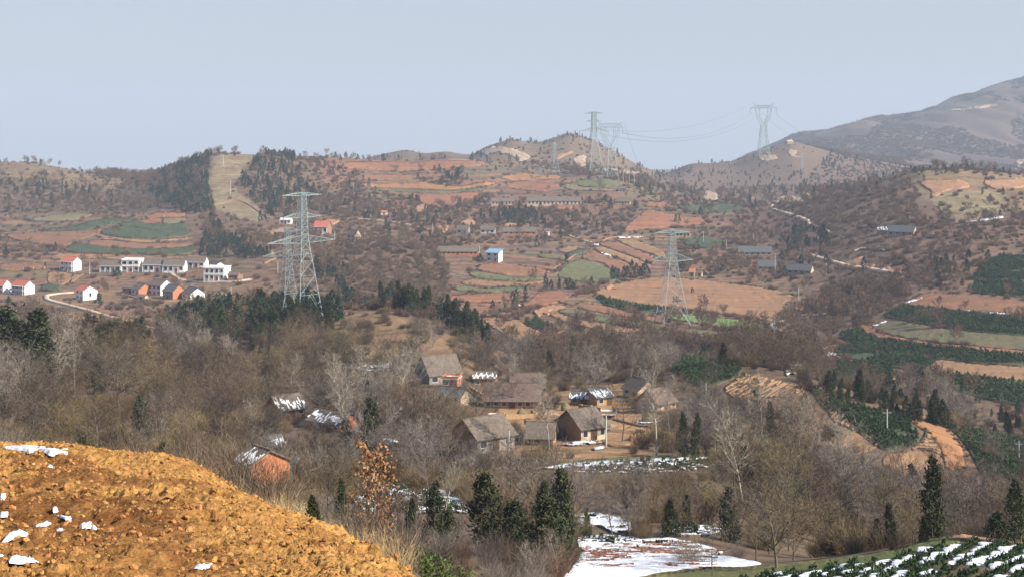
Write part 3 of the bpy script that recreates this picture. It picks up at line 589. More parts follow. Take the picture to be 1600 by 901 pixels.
# ------------------------------------------------------------------ snow: real patches broken up by the ground poking through
def holes(scale, cover, seed=0, sx=1.0, sy=1.0):
    return lambda c: vn(c[0]*sx/scale, c[1]*sy/scale, seed)*.6+vn(c[0]*sx*2.3/scale, c[1]*sy*2.3/scale, seed+3)*.4 < cover
SNOW = [
 ([(880,910),(893,890),(905,870),(912,862),(1000,858),(1060,862),(1100,868),(1140,872),(1190,884),(1150,889),(1090,890),(1040,897),(1000,904),(940,912)], .10, None, 'smooth white snow field in the right foreground', 6, 0),
 ([(905,842),(940,838),(985,841),(1002,846),(1000,855),(960,860),(912,862),(903,852)], .12, holes(.8,.66,2), 'speckled upper edge of the snow field', 3.5, 0),
 ([(1000,845),(1040,843),(1075,848),(1110,858),(1130,866),(1100,868),(1060,862),(1000,858)], .11, holes(1.1,.60,3,.35,1), 'snow streaked by red plough ridges', 3.5, 0),
 ([(880,810),(920,803),(960,808),(985,818),(985,835),(960,834),(935,822),(905,828),(885,828)], .10, holes(2.2,.72,4), 'snow patch behind the bare trees', 4, 0),
 ([(1048,832),(1075,823),(1105,823),(1127,830),(1110,838),(1060,838)], .12, holes(.8,.55,5), 'speckled snow terrace behind the snow field', 3.2, 0),
 ([(848,731),(900,725),(1000,719),(1095,716),(1104,718),(1060,722),(1000,725),(900,732),(860,734)], .18, holes(1.4,.68,6), 'long thin strip of snow below the village', 3.2, 0),
 ([(900,732),(1000,726),(1080,722),(1120,728),(1060,738),(960,740),(890,738)], .14, holes(.9,.42,7), 'patchy snow on the ploughed red plot below the village', 3.2, 0),
 ([(545,775),(565,762),(600,758),(640,765),(690,782),(735,795),(730,803),(690,800),(620,808),(570,800)], .14, holes(.8,.55,8), 'speckled snow on the tea terrace beside the brown-leaved sapling', 3.2, 0),
 ([(545,690),(575,685),(610,687),(622,692),(600,696),(560,695)], .2, holes(1.4,.62,9), 'thin snow band behind the grey bare trees', 3.2, 0),
 ([(660,766),(690,768),(735,790),(720,792),(690,780)], .15, holes(1.0,.6,10), 'snow streak on the slope above the dark cedars', 3, 0),
 ([(555,575),(570,570),(600,574),(598,582),(570,580)], .2, holes(1.6,.5,12), 'thin snow patch on the grassy knoll', 3, 0),
 ([(585,572),(605,568),(610,574),(590,578)], .2, holes(1.6,.6,13), 'second thin snow patch on the grassy knoll', 3, 0),
 ([(1292,552),(1308,549),(1311,553),(1296,558)], .3, holes(3.5,.62,31), 'bright snow strip beside the small dark red plot', 3, 0),
 ([(1273,546),(1292,541),(1294,543),(1276,549)], .3, holes(3.5,.62,31), 'snow line along the top of the small dark red plot', 3, 0),
 ([(1226,585),(1240,583),(1255,580),(1255,583),(1228,588)], .3, holes(3.5,.62,31), 'snow edge of the pale grassy plot', 3, 0),
 ([(1240,572),(1262,565),(1275,570),(1272,573),(1258,569),(1244,575)], .45, holes(2,.6,14), 'broken snow line above the pale grassy plot', 3, 0),
 ([(1500,484),(1530,487),(1600,491),(1601,493),(1530,489.5),(1502,486)], .3, holes(3.5,.62,31), 'long thin snow line on the right-hand fields', 3, 0),
 ([(1362,508),(1383,501),(1386,503),(1368,510)], .3, holes(3.5,.62,31), 'small snow streak at the left tip of the right-hand fields', 3, 0),
 ([(1410,474),(1425,469),(1440,465),(1441,467),(1426,472),(1412,476)], .6, holes(3,.7,15), 'snowy margin of the brown right-hand field', 3, 0),
 ([(1528,344),(1545,342),(1568,338),(1568,341),(1546,345),(1530,346)], .3, holes(3.5,.62,31), 'white snow streak on the right-hand hill', 3, 0),
 ([(1500,346.5),(1527,345),(1527,347),(1500,348)], .6, holes(3,.7,16), 'faint snow line on the right-hand hill', 3, 0),
 ([(1456,285),(1464,284),(1469,287),(1463,289)], 1.0, None, 'small bright snow patch on the orange shoulder', 2.5, 0),
 ([(1365,390),(1372,390),(1385,390.5),(1385,392),(1366,392)], .3, holes(3.5,.62,31), 'snow patch beside the track below the grey-roofed farm', 2.5, 0),
 ([(965,371),(990,369.5),(1005,370),(1004,371.5),(968,373)], .3, holes(3.5,.62,31), 'snow line in the middle of the far fields', 2.5, 0),
 ([(938,395),(946,396),(956,401),(952,402)], .3, holes(3.5,.62,31), 'snow streak in the furrowed strips', 2.5, 0),
 ([(928,381),(936,380),(935,384),(929,384)], .3, holes(3.5,.62,31), 'small snow patch at the top of the furrowed strips', 2.5, 0),
 ([(808,476),(820,473),(821,475),(810,478)], .3, holes(3.5,.62,31), 'small snow streak by the red plot', 2.5, 0),
 ([(995,655+5),(1005,657),(1038,655),(1038,660),(1000,663)], .2, holes(1.4,.55,18), 'snow strip right of the village', 3, 0),
 ([(878,696),(895,692),(935,690),(940,693),(900,697)], .2, holes(1.2,.65,19), 'snow strip under the yellow-walled house', 3, 0),
 ([(927,715-14),(945,699),(944,702),(929,704)], .2, holes(1.2,.6,20), 'small snow lump on the ochre bank', 3, 0),
]
for poly, rise, keep, lab, st, mk in SNOW:
    sheet('snow_patch', poly, M['snow'], rise=(min(rise, .28)+.10), label=lab, kind='structure', step=st*(.8 if keep else 1), keep=keep, mask=True, jag=1.5, lump=.10, yf=.5, skirt=M['verge'])
# near tea terraces at the lower right: grass bank, soil and rows
sheet('grass_bank', [(1000,903),(1040,897),(1100,891),(1150,889),(1200,884),(1250,880),(1330,872),(1400,860),(1440,846),(1490,838),(1500,849),(1440,866),(1380,881),(1300,891),(1230,898),(1180,904),(1120,908)], M['grass'], rise=.1, label='green grassy bank along the edge of the snowy tea rows', step=6, lump=.15)
sheet('grass_bank', [(850,722),(900,719),(1000,713),(1110,709),(1120,714),(1095,715),(1000,718),(900,724),(852,729)], M['grass'], rise=.1, label='grassy verge behind the long strip of snow', step=5, lump=.1)
sheet('tea_terrace', [(1120,906),(1180,898),(1230,891),(1300,884),(1380,874),(1440,858),(1500,844),(1560,848),(1640,860),(1640,915),(1400,915)], M['verge'], rise=.08, label='terrace of snowy tea rows at the lower right', step=7)
sheet('path', [(1478,842),(1500,836),(1540,842),(1600,850),(1640,856),(1640,861),(1560,849),(1505,843)], M['yard'], rise=.14, label='bare earth path along the crest above the tea rows', step=5)
# ------------------------------------------------------------------ plants
M['bark'] = mat('bark', (.14,.11,.085), (.09,.07,.055), 2, rnd=.2)
M['pale_bark'] = mat('pale_bark', (.36,.31,.24), (.22,.19,.15), 1.5, rnd=.15)
M['twig_brown'] = mat('brown_twigs', (.125,.082,.052), (.06,.042,.030), .12, rnd=.55)
M['twig_grey'] = mat('grey_twigs', (.22,.18,.15), (.11,.09,.078), .12, rnd=.55)
M['twig_tan'] = mat('straw_twigs', (.20,.145,.075), (.13,.095,.05), .12, rnd=.3)
M['twig_far'] = mat('far_scrub_twigs', (.125,.082,.056), (.165,.105,.066), .02, rnd=.3)
M['cedar'] = mat('cedar_green', (.024,.038,.015), (.055,.058,.022), 1.2, rnd=.25)
M['cedar_far'] = mat('far_cedar_green', (.024,.040,.024), (.038,.052,.027), .5, rnd=.3)
M['tea'] = mat('tea_leaves', (.03,.055,.02), (.055,.085,.03), .9, rnd=.35)
M['leaf_dead'] = mat('dead_leaves', (.42,.23,.10), (.27,.13,.05), 3, rnd=.2)
M['leaf_green'] = mat('shrub_leaves', (.10,.14,.035), (.055,.09,.02), 2, rnd=.2)
M['straw'] = mat('dry_stalks', (.42,.31,.17), (.25,.18,.09), 3, rnd=.3)
def rv(rg, up=0.0):
    v = Vector((rg.gauss(0, 1), rg.gauss(0, 1), rg.gauss(0, 1)+up)); v.normalize(); return v
def grow(seed, h, spread=.55, first=.25, limbs=9, sub=5, twigs=7, trunk_r=.13, twig_w=.035, twig_l=1.0, rise=.75, lean=0.0, fork=False, sides=4, twl=1.0):
    """bare deciduous tree: returns (trunk builder, crown builder)"""
    rg = random.Random(seed); T = MB(); C = MB(); W = MB()
    pts = [Vector((0, 0, -.4))]; d = Vector((lean, lean*.3, 1)).normalized(); n = 7
    for i in range(n):
        d = (d+rv(rg)*.10).normalized(); d.z = max(d.z, .8); pts.append(pts[-1]+d*((h*(.55 if fork else .92)+.4)/n))
    rr = [trunk_r*(1-.82*(i/n)**1.1) for i in range(n+1)]; rr[0] *= 1.25
    for i in range(n): T.tube(pts[i], pts[i+1], rr[i], rr[i+1], 6)
    def twig(p, d, L, wd):
        d2 = (d+rv(rg)*.55).normalized(); s = d2.cross(rv(rg)).normalized()*wd/2; e = p+d2*L
        C.tri(p-s, p+s, e, 1)
        for k in range(2):
            t = rg.uniform(.25, .8); q = p+d2*L*t; d3 = (d2+rv(rg)*.7).normalized(); s = d3.cross(rv(rg)).normalized()*wd*.4
            C.tri(q-s, q+s, q+d3*L*.55, 1)
    def limb(p, d, L, r, lv):
        m = 3 if lv else 4; q = p
        for i in range(m):
            d = (d+rv(rg, .15)*.22+Vector((0, 0, .06))).normalized(); e = q+d*L/m
            r1 = r*(1-(i+1)/(m+.35)*.85); C.tube(q, e, r*(1-i/(m+.35)*.85), r1, 3, 0)
            cnt = sub if lv == 0 else twigs
            for k in range(cnt//m+(1 if rg.random() < (cnt % m)/m else 0)):
                t = rg.random(); s = q.lerp(e, t); dd = (d*1.0+rv(rg, .2)*.85).normalized()
                if lv == 0: limb(s, dd, L*rg.uniform(.4, .6), r*.42, 1)
                else: twig(s, dd, twig_l*rg.uniform(.6, 1.2), twig_w)
            q = e
        for k in range(3): twig(q, d, twig_l*rg.uniform(.7, 1.2), twig_w)
    for k in range(limbs):
        t = first+(1-first)*((k+.5)/limbs)**.9; i = min(int(t*n), n-1); p = pts[i].lerp(pts[i+1], t*n-i)
        a = k*2.399+rg.uniform(-.4, .4); up = rise+rg.uniform(-.2, .25)
        dd = Vector((math.cos(a), math.sin(a), up)).normalized()
        L = h*spread*(1.05-.62*t if not fork else .9)*rg.uniform(.75, 1.15)
        limb(p, dd, L, rr[i]*.55, 0)
    return T, C
def blob_tree(seed, h, w, clumps=70, per=36, leaf=.30, taper=1.0, base=.06, lean=0.0, droop=0.0, col=False):
    """evergreen: trunk plus leaf sprays gathered in clumps round the axis"""
    rg = random.Random(seed); T = MB(); C = MB()
    T.tube((0, 0, -.4), (lean*h*.5, 0, h*.8), .02*h+.03, .02, 5)
    lob = [(rg.uniform(0, 6.28), rg.uniform(.1, .9), rg.uniform(.7, 1.25)) for _ in range(7)]
    for k in range(clumps):
        t = base+(1-base)*((k+rg.random())/clumps); a = rg.uniform(0, 6.283)
        prof = (math.sin(math.pi*min(t*1.0, 1)**.55)**.8*.75+.25)*(1-t)**.35 if taper < 1 else (1-t)**.75*(1-.75*math.exp(-t*9))+.04
        for (la, lt, lm) in lob:
            if abs(math.cos((a-la)/2)) > .85 and abs(t-lt) < .2: prof *= lm
        rad = w*prof*math.sqrt(rg.uniform(.25, 1)); c = Vector((lean*h*t+rad*math.cos(a), rad*math.sin(a), t*h))
        cs = w*.30*(.6+.6*prof)
        out = Vector((math.cos(a), math.sin(a), .9)).normalized()
        for j in range(per):
            p = c+Vector((rg.gauss(0, cs*.55), rg.gauss(0, cs*.55), rg.gauss(0, cs*.75)))
            d = (out*.7+rv(rg, .5)*.8); d.z -= droop; d.normalize(); s = d.cross(rv(rg)).normalized(); L = leaf*rg.uniform(.6, 1.3)
            C.quad(p-s*L*.28, p+s*L*.28, p+s*L*.10+d*L, p-s*L*.10+d*L)
    return T, C
def me_of(mb, name, mats, smooth=False):
    if not isinstance(mats, (list, tuple)): mats = [mats]
    return mesh_np(name, mb.v, mb.f, mats, smooth, mb.m)
def bush(seed, h, w, n=150, tw=.09, up=1.0, kids=2):
    rg = random.Random(seed); C = MB()
    for i in range(n):
        a = rg.uniform(0, 6.283); r = w*math.sqrt(rg.random())*.75; p = Vector((r*math.cos(a)*.55, r*math.sin(a)*.55, -.2 if rg.random() < .5 else h*.3*rg.random()))
        L = h*rg.uniform(.55, 1.05)*(1-.35*(r/w)**2); d = (Vector((math.cos(a)*r/w*.9, math.sin(a)*r/w*.9, up))+rv(rg)*.28).normalized(); s = d.cross(rv(rg)).normalized()*tw/2; e = p+d*L
        C.tri(p-s, p+s, e)
        for k in range(kids):
            t = rg.uniform(.35, .9); q = p.lerp(e, t); d2 = (d+rv(rg)*.75).normalized(); s = d2.cross(rv(rg)).normalized()*tw*.4
            C.tri(q-s, q+s, q+d2*L*.38)
    return C
def cone_lod(seed, h, w, n=150, leaf=.55):
    return blob_tree(seed, h, w, clumps=max(n//12, 8), per=12, leaf=leaf)[1]
KIT = {}
def kit(name, lst): KIT[name] = lst
# near kinds: (trunk mesh or None, crown mesh, height)
def tree_kit(nm, specs, tb, cm):
    out = []
    for i, kw in enumerate(specs):
        T, C = grow(**kw); out.append((me_of(T, nm+'_trunk', M[tb], True), me_of(C, nm+'_crown', [M[tb], M[cm]]), kw['h']))
    kit(nm, out)
tree_kit('bare', [dict(seed=1, h=10, limbs=11, sub=6, twigs=8), dict(seed=2, h=9, limbs=10, sub=7, twigs=8, spread=.62, rise=.6), dict(seed=3, h=11, limbs=12, sub=6, twigs=8, spread=.45, rise=1.0), dict(seed=4, h=8, limbs=10, sub=7, twigs=8, spread=.66, fork=True)], 'bark', 'twig_brown')
tree_kit('grey', [dict(seed=11, h=10, limbs=11, sub=6, twigs=8, spread=.6), dict(seed=12, h=9, limbs=10, sub=7, twigs=8, spread=.5), dict(seed=13, h=8, limbs=11, sub=7, twigs=8, spread=.7, fork=True, rise=.7)], 'bark', 'twig_grey')
tree_kit('straw', [dict(seed=21, h=8.5, limbs=11, sub=7, twigs=9, spread=.6, rise=.9), dict(seed=22, h=7.5, limbs=11, sub=7, twigs=9, spread=.6, fork=True, rise=.9)], 'bark', 'twig_tan')
tree_kit('poplar', [dict(seed=31, h=14, limbs=17, sub=5, twigs=5, spread=.30, rise=1.7, first=.3, trunk_r=.17), dict(seed=32, h=13, limbs=15, sub=5, twigs=5, spread=.36, rise=1.4, first=.38, trunk_r=.16), dict(seed=33, h=12, limbs=13, sub=5, twigs=5, spread=.42, rise=1.1, first=.3, trunk_r=.15)], 'pale_bark', 'pale_bark')
def ever_kit(nm, specs, cm):
    kit(nm, [(me_of(T, nm+'_trunk', M['bark']), me_of(C, nm+'_crown', M[cm]), kw['h']) for kw in specs for T, C in [blob_tree(**kw)]])
ever_kit('cedar', [dict(seed=41, h=7, w=1.7), dict(seed=42, h=8, w=1.6, lean=.08), dict(seed=43, h=6, w=1.7, taper=.5, lean=-.05), dict(seed=44, h=9, w=2.1, clumps=90)], 'cedar')
ever_kit('farcedar', [dict(seed=51, h=7, w=1.8, clumps=34, per=14, leaf=.6), dict(seed=52, h=6, w=2.0, clumps=34, per=14, leaf=.6, taper=.5), dict(seed=53, h=8, w=1.7, clumps=34, per=14, leaf=.6)], 'cedar_far')
kit('farbare', [(None, me_of(grow(seed=61+i, h=8, limbs=8, sub=4, twigs=4, twig_w=.14, twig_l=1.5, trunk_r=.2, sides=3)[1], 'far_bare_crown', [M['bark'], M['twig_far']]), 8) for i in range(3)])
kit('scrub', [(None, me_of(bush(70+i, 2.9, 3.6, 190, .12), 'scrub', M['twig_far']), 3.4) for i in range(3)])
kit('brush', [(None, me_of(bush(80+i, 2.6, 1.6, 300, .022, .9, 3), 'brush', M['twig_brown' if i % 2 else 'twig_grey']), 2.6) for i in range(4)])
kit('fine', [(None, me_of(bush(90+i, 3.0, 2.4, 420, .035, .9, 3), 'thicket', M['twig_brown' if i % 3 else 'twig_tan']), 3.0) for i in range(4)])
kit('far_dots', [(None, me_of(bush(170+i, 1.6, 2.6, 60, .22), 'low_scrub', M['twig_far']), 2) for i in range(2)])
kit('tea', [(None, me_of(blob_tree(100+i, .75, .5, 9, 10, .30, .5)[1], 'tea_bush', M['tea']), .75) for i in range(2)])
def gn_scatter(name, protos, P, S, label, seed=1, group=None, kind='stuff', tilt=0.0):
    """one object: points carrying scale and turn, an instance of a plant on each"""
    if len(P) == 0: return None
    rg = np.random.default_rng(seed); n = len(P)
    me = bpy.data.meshes.new(name); me.vertices.add(n); me.vertices.foreach_set('co', np.asarray(P, np.float32).ravel()); me.update()
    a = me.attributes.new('size', 'FLOAT', 'POINT'); a.data.foreach_set('value', np.asarray(S, np.float32))
    a = me.attributes.new('turn', 'FLOAT_VECTOR', 'POINT'); r = rg.normal(0, tilt, (n, 3)); r[:, 2] = rg.uniform(0, 6.28, n); a.data.foreach_set('vector', r.astype(np.float32).ravel())
    a = me.attributes.new('pick', 'INT', 'POINT'); a.data.foreach_set('value', rg.integers(0, len(protos), n).astype(np.int32))
    col = bpy.data.collections.new(name+'_kinds')
    for i, pm in enumerate(protos):
        for c, q in enumerate(pm if isinstance(pm, (list, tuple)) else [pm]):
            if q is not None: col.objects.link(bpy.data.objects.new('%s_%d' % (name, i), q))
    g = bpy.data.node_groups.new(name+'_scatter', 'GeometryNodeTree'); N = g.nodes; L = g.links
    g.interface.new_socket('Geometry', in_out='INPUT', socket_type='NodeSocketGeometry'); g.interface.new_socket('Geometry', in_out='OUTPUT', socket_type='NodeSocketGeometry')
    gi = N.new('NodeGroupInput'); go = N.new('NodeGroupOutput'); ip = N.new('GeometryNodeInstanceOnPoints'); ci = N.new('GeometryNodeCollectionInfo')
    ci.inputs['Collection'].default_value = col; ci.inputs['Separate Children'].default_value = True; ci.inputs['Reset Children'].default_value = True
    def na(nm, ty):
        q = N.new('GeometryNodeInputNamedAttribute'); q.data_type = ty; q.inputs['Name'].default_value = nm; return [s for s in q.outputs if s.enabled and s.name == 'Attribute'][0]
    mp = N.new('GeometryNodeMeshToPoints'); L.new(gi.outputs[0], mp.inputs['Mesh']); L.new(mp.outputs[0], ip.inputs['Points'])
    L.new(ci.outputs[0], ip.inputs['Instance']); ip.inputs['Pick Instance'].default_value = True
    L.new(na('pick', 'INT'), ip.inputs['Instance Index']); L.new(na('turn', 'FLOAT_VECTOR'), ip.inputs['Rotation']); L.new(na('size', 'FLOAT'), ip.inputs['Scale'])
    L.new(ip.outputs[0], go.inputs[0])
    o = obj(name, me); md = o.modifiers.new('scatter', 'NODES'); md.node_group = g; tag(o, label, kind=kind, group=group)
    return o
# ------------------------------------------------------------------ where things grow: plants per 100 m2, on the photograph's ground areas
HW, HH = 800, 451
def newmap(v): return np.full((HH, HW), float(v))
YY, XX = np.mgrid[0:HH, 0:HW]; XX = XX*2+1.0; YY = YY*2+1.0
DEN = {k: newmap(0) for k in ('bare', 'conif', 'bush')}
def paint(poly, **kw):
    m_ = inpoly(poly, XX, YY)
    for k, v in kw.items(): DEN[k][m_] = v
far = YY < 505
DEN['bush'][:] = 2.6; DEN['bare'][:] = 1.9; DEN['conif'][:] = .05
DEN['bush'][far] = 1.25; DEN['bare'][far] = .18; DEN['conif'][far] = .05
paint([(0,225),(1600,100),(1600,262),(1240,262),(1040,290),(960,240),(700,255)], bush=0, bare=0, conif=0)      # distant mountains
paint([(730,205),(1040,205),(1040,262),(960,262),(860,250),(740,262)], bush=.12, conif=.05)
paint([(1040,250),(1300,215),(1340,250),(1340,300),(1210,318),(1000,300)], bush=.16, conif=.10)
paint([(1060,250),(1300,205),(1345,250),(1300,262),(1200,256),(1090,272)], bush=.03, conif=.015)
paint([(1240,300),(1300,236),(1460,240),(1440,285),(1350,300)], bush=.7, conif=.2, bare=.1)
paint([(0,250),(340,240),(300,330),(0,345)], bush=1.0, bare=.5, conif=.12)
paint([(0,250),(150,265),(120,285),(0,270)], bush=.15, bare=.03, conif=.03)
paint([(0,285),(45,280),(90,292),(150,300),(120,318),(60,312),(0,318)], conif=1.0, bush=1.2)
paint([(215,285),(262,262),(330,243),(336,300),(334,330),(350,370),(410,392),(438,405),(420,412),(330,412),(300,395),(288,340),(250,320)], conif=3.2, bush=1.0, bare=.3)
paint([(150,262),(230,268),(262,290),(200,300)], bush=1.6, bare=1.2, conif=.1)
paint([(328,244),(392,242),(384,268),(368,290),(388,310),(428,338),(400,350),(336,330),(326,285)], bush=.03, bare=0, conif=.02)
paint([(385,262),(415,243),(460,243),(490,290),(500,312),(425,340),(392,312),(372,290)], conif=1.9, bush=.8)
paint([(490,250),(560,290),(640,345),(480,345),(430,330),(500,310)], bush=2.0, bare=.3, conif=.25)
paint([(500,243),(760,248),(1000,290),(1000,312),(640,312),(560,285),(560,262)], bush=.15, bare=.05, conif=.03)
paint([(655,262),(725,262),(735,285),(700,292),(650,285)], bush=2.0, conif=.8)
paint([(640,312),(1000,315),(985,350),(880,380),(640,380)], bush=1.7, bare=.25, conif=.35)
paint([(770,330),(850,330),(850,352),(775,352)], conif=1.8)
paint([(660,375),(850,372),(860,392),(790,405),(670,385)], bush=2.2, conif=.3)
paint([(480,350),(700,400),(720,430),(690,500),(560,485),(500,440)], bush=1.9, bare=.5, conif=.08)
paint([(620,430),(710,420),(700,500),(620,490)], bush=1.5, bare=1.5)
paint([(490,415),(545,410),(540,465),(500,470)], conif=1.6, bush=1)
paint([(395,435),(440,425),(445,465),(395,465)], conif=1.2, bush=1)
paint([(0,405),(440,405),(440,470),(300,520),(60,470),(0,470)], bush=.3, bare=.05, conif=.02)
paint([(60,470),(260,515),(230,545),(60,520)], bush=.3, bare=0.05)
paint([(200,460),(310,470),(260,500),(150,480)], bush=1.5)
paint([(0,380),(100,385),(80,408),(0,408)], bush=.8)
paint([(0,335),(330,335),(310,402),(0,380)], bush=.35, conif=.01, bare=.02)
paint([(700,385),(1060,370),(1060,480),(760,545),(700,520)], bush=.2, bare=.03, conif=.015)
paint([(740,500),(840,455),(960,440),(1010,430),(940,470),(860,480),(770,510)], bush=2.2, conif=.3)
paint([(1060,380),(1320,380),(1340,430),(1260,440),(1060,425)], bush=1.3, bare=.35, conif=.15)
paint([(1230,350),(1300,360),(1300,400),(1230,398)], bush=1, conif=1.2)
paint([(1000,300),(1210,320),(1250,360),(1000,350)], bush=.9, conif=.06)
paint([(1210,322),(1340,300),(1420,290),(1440,320),(1600,330),(1600,400),(1480,440),(1340,400),(1260,350)], bush=1.8, bare=.4, conif=.06)
paint([(1500,390),(1560,395),(1530,430),(1500,455),(1440,450),(1460,410)], bush=1.6, bare=.9, conif=.5)
paint([(1430,275),(1600,268),(1600,330),(1560,345),(1490,350),(1440,312)], bush=.4, bare=.03)
paint([(1060,430),(1260,440),(1240,500),(1060,480)], bush=.6, conif=.03)
paint([(1190,560),(1200,520),(1290,470),(1440,430),(1450,462),(1330,520),(1290,560)], bush=1.5, bare=2.4, conif=.1)
paint([(700,540),(900,545),(1200,535),(1200,580),(1100,560),(1040,570),(1000,600),(700,590)], bush=1.6, bare=2.2, conif=.1)
paint([(1060,560),(1180,585),(1300,620),(1440,655),(1510,700),(1530,740),(1400,730),(1160,620),(1040,590)], bush=.5, bare=.05, conif=0)
paint([(1190,585),(1290,590),(1440,605),(1620,640),(1620,695),(1520,672),(1400,645),(1300,622),(1230,598)], bush=2.0, bare=1.6, conif=1.0)
paint([(1270,540),(1620,540),(1620,640),(1440,605),(1280,592)], bush=.4, bare=.05, conif=.03)
# knoll and near woods
paint([(520,492),(600,481),(700,518),(770,560),(705,590),(620,562),(560,562),(510,530)], bush=2.6, bare=.3, conif=.03)
paint([(245,520),(330,480),(440,482),(455,520),(440,545),(350,550),(250,545)], bush=1.0, bare=.3, conif=7)
paint([(450,488),(535,486),(535,522),(455,530)], conif=8, bush=.6, bare=0)
paint([(350,520),(440,520),(440,560),(350,560)], conif=4.5, bare=1)
paint([(-10,540),(62,560),(80,625),(-10,640)], conif=9, bare=.15, bush=1)
paint([(110,545),(230,550),(235,590),(120,590)], conif=6, bare=.5)
paint([(0,590),(740,590),(740,740),(0,720)], bare=2.6, bush=1.6, conif=.08)
paint([(0,640),(400,640),(600,760),(600,905),(0,905)], bare=1.6, bush=6)
paint([(560,760),(905,790),(905,905),(620,905)], bare=.7, bush=9, conif=.3)
paint([(640,735),(905,745),(905,800),(640,790)], bare=2.6, bush=4)
paint([(740,600),(1010,600),(1040,720),(860,722),(740,712)], bare=1.0, bush=.9, conif=.03)
paint([(1020,600),(1160,620),(1200,720),(1030,715)], bare=2.4, bush=2.6, conif=.25)
paint([(1100,720),(1600,745),(1600,835),(1500,830),(1200,855),(1080,820)], bare=3.6, bush=2.4, conif=.35)
paint([(860,738),(1110,722),(1130,840),(880,840)], bare=4.0, bush=2.0, conif=.1)
paint([(1300,700),(1520,740),(1500,760),(1300,740)], bare=1.0, bush=1)
def clear_masks():
    for b in MASK:
        x0, y0 = b.min(0)-3; x1, y1 = b.max(0)+3
        i0, i1, j0, j1 = [int(max(v, 0)//2) for v in (y0, y1+2, x0, x1+2)]
        if i1 <= i0 or j1 <= j0: continue
        sl = (slice(i0, min(i1+1, HH)), slice(j0, min(j1+1, HW)))
        mm = inpoly(b, XX[sl], YY[sl])
        for k in DEN: DEN[k][sl][mm] *= 0.02
# ------------------------------------------------------------------ buildings
M['white'] = mat('whitewash', (.80,.79,.76), (.68,.67,.64), .9, rough=.8)
M['offwhite'] = mat('grey_whitewash', (.58,.59,.60), (.47,.48,.49), .7)
M['brick'] = mat('orange_brick', (.52,.19,.085), (.40,.15,.07), 3.0, c3=(.32,.13,.07), bump=.02, bscale=14)
M['oldbrick'] = mat('old_brown_brick', (.30,.16,.095), (.22,.13,.085), 2.5, c3=(.36,.24,.15), bump=.02, bscale=12)
M['mud'] = mat('mud_wall', (.42,.27,.14), (.33,.20,.10), 1.2, c3=(.24,.15,.08), bump=.03, bscale=4)
M['palemud'] = mat('pale_mud_wall', (.56,.45,.31), (.44,.34,.23), 1.2, c3=(.33,.24,.16), bump=.03, bscale=4)
M['greywall'] = mat('grey_wall', (.27,.24,.21), (.20,.18,.16), 1.0)
M['redroof'] = mat('red_tiles', (.50,.16,.10), (.40,.12,.08), 2.0, bump=.03, bscale=9)
M['greyroof'] = mat('grey_tiles', (.125,.10,.08), (.175,.14,.11), .9, c3=(.08,.062,.05), bump=.10, bscale=6, stretch=(1,1,.3))
M['brownroof'] = mat('brown_tiles', (.18,.12,.095), (.13,.095,.08), .9, c3=(.10,.075,.06), bump=.10, bscale=7)
M['darkroof'] = mat('dark_slate_tiles', (.075,.08,.085), (.11,.11,.11), 1.1, bump=.06, bscale=7)
M['blueroof'] = mat('blue_sheet_roof', (.17,.30,.42), (.24,.36,.46), 1.0, rough=.5)
M['frame'] = mat('window_frame', (.55,.53,.50)); M['pane'] = mat('dark_pane', (.03,.035,.045), rough=.2, spec=.5)
M['door'] = mat('red_door', (.38,.05,.04)); M['wood'] = mat('dark_wood', (.12,.075,.045), (.08,.05,.03), 3)
M['steel'] = mat('galvanised_steel', (.34,.40,.39), (.27,.33,.33), 1, rough=.5, metal=.3)
M['concrete'] = mat('pale_concrete', (.55,.54,.50), (.45,.44,.41), 1.5); M['glassy'] = mat('insulator_ceramic', (.25,.14,.10), rough=.4)
HOUSE_KEEP = []
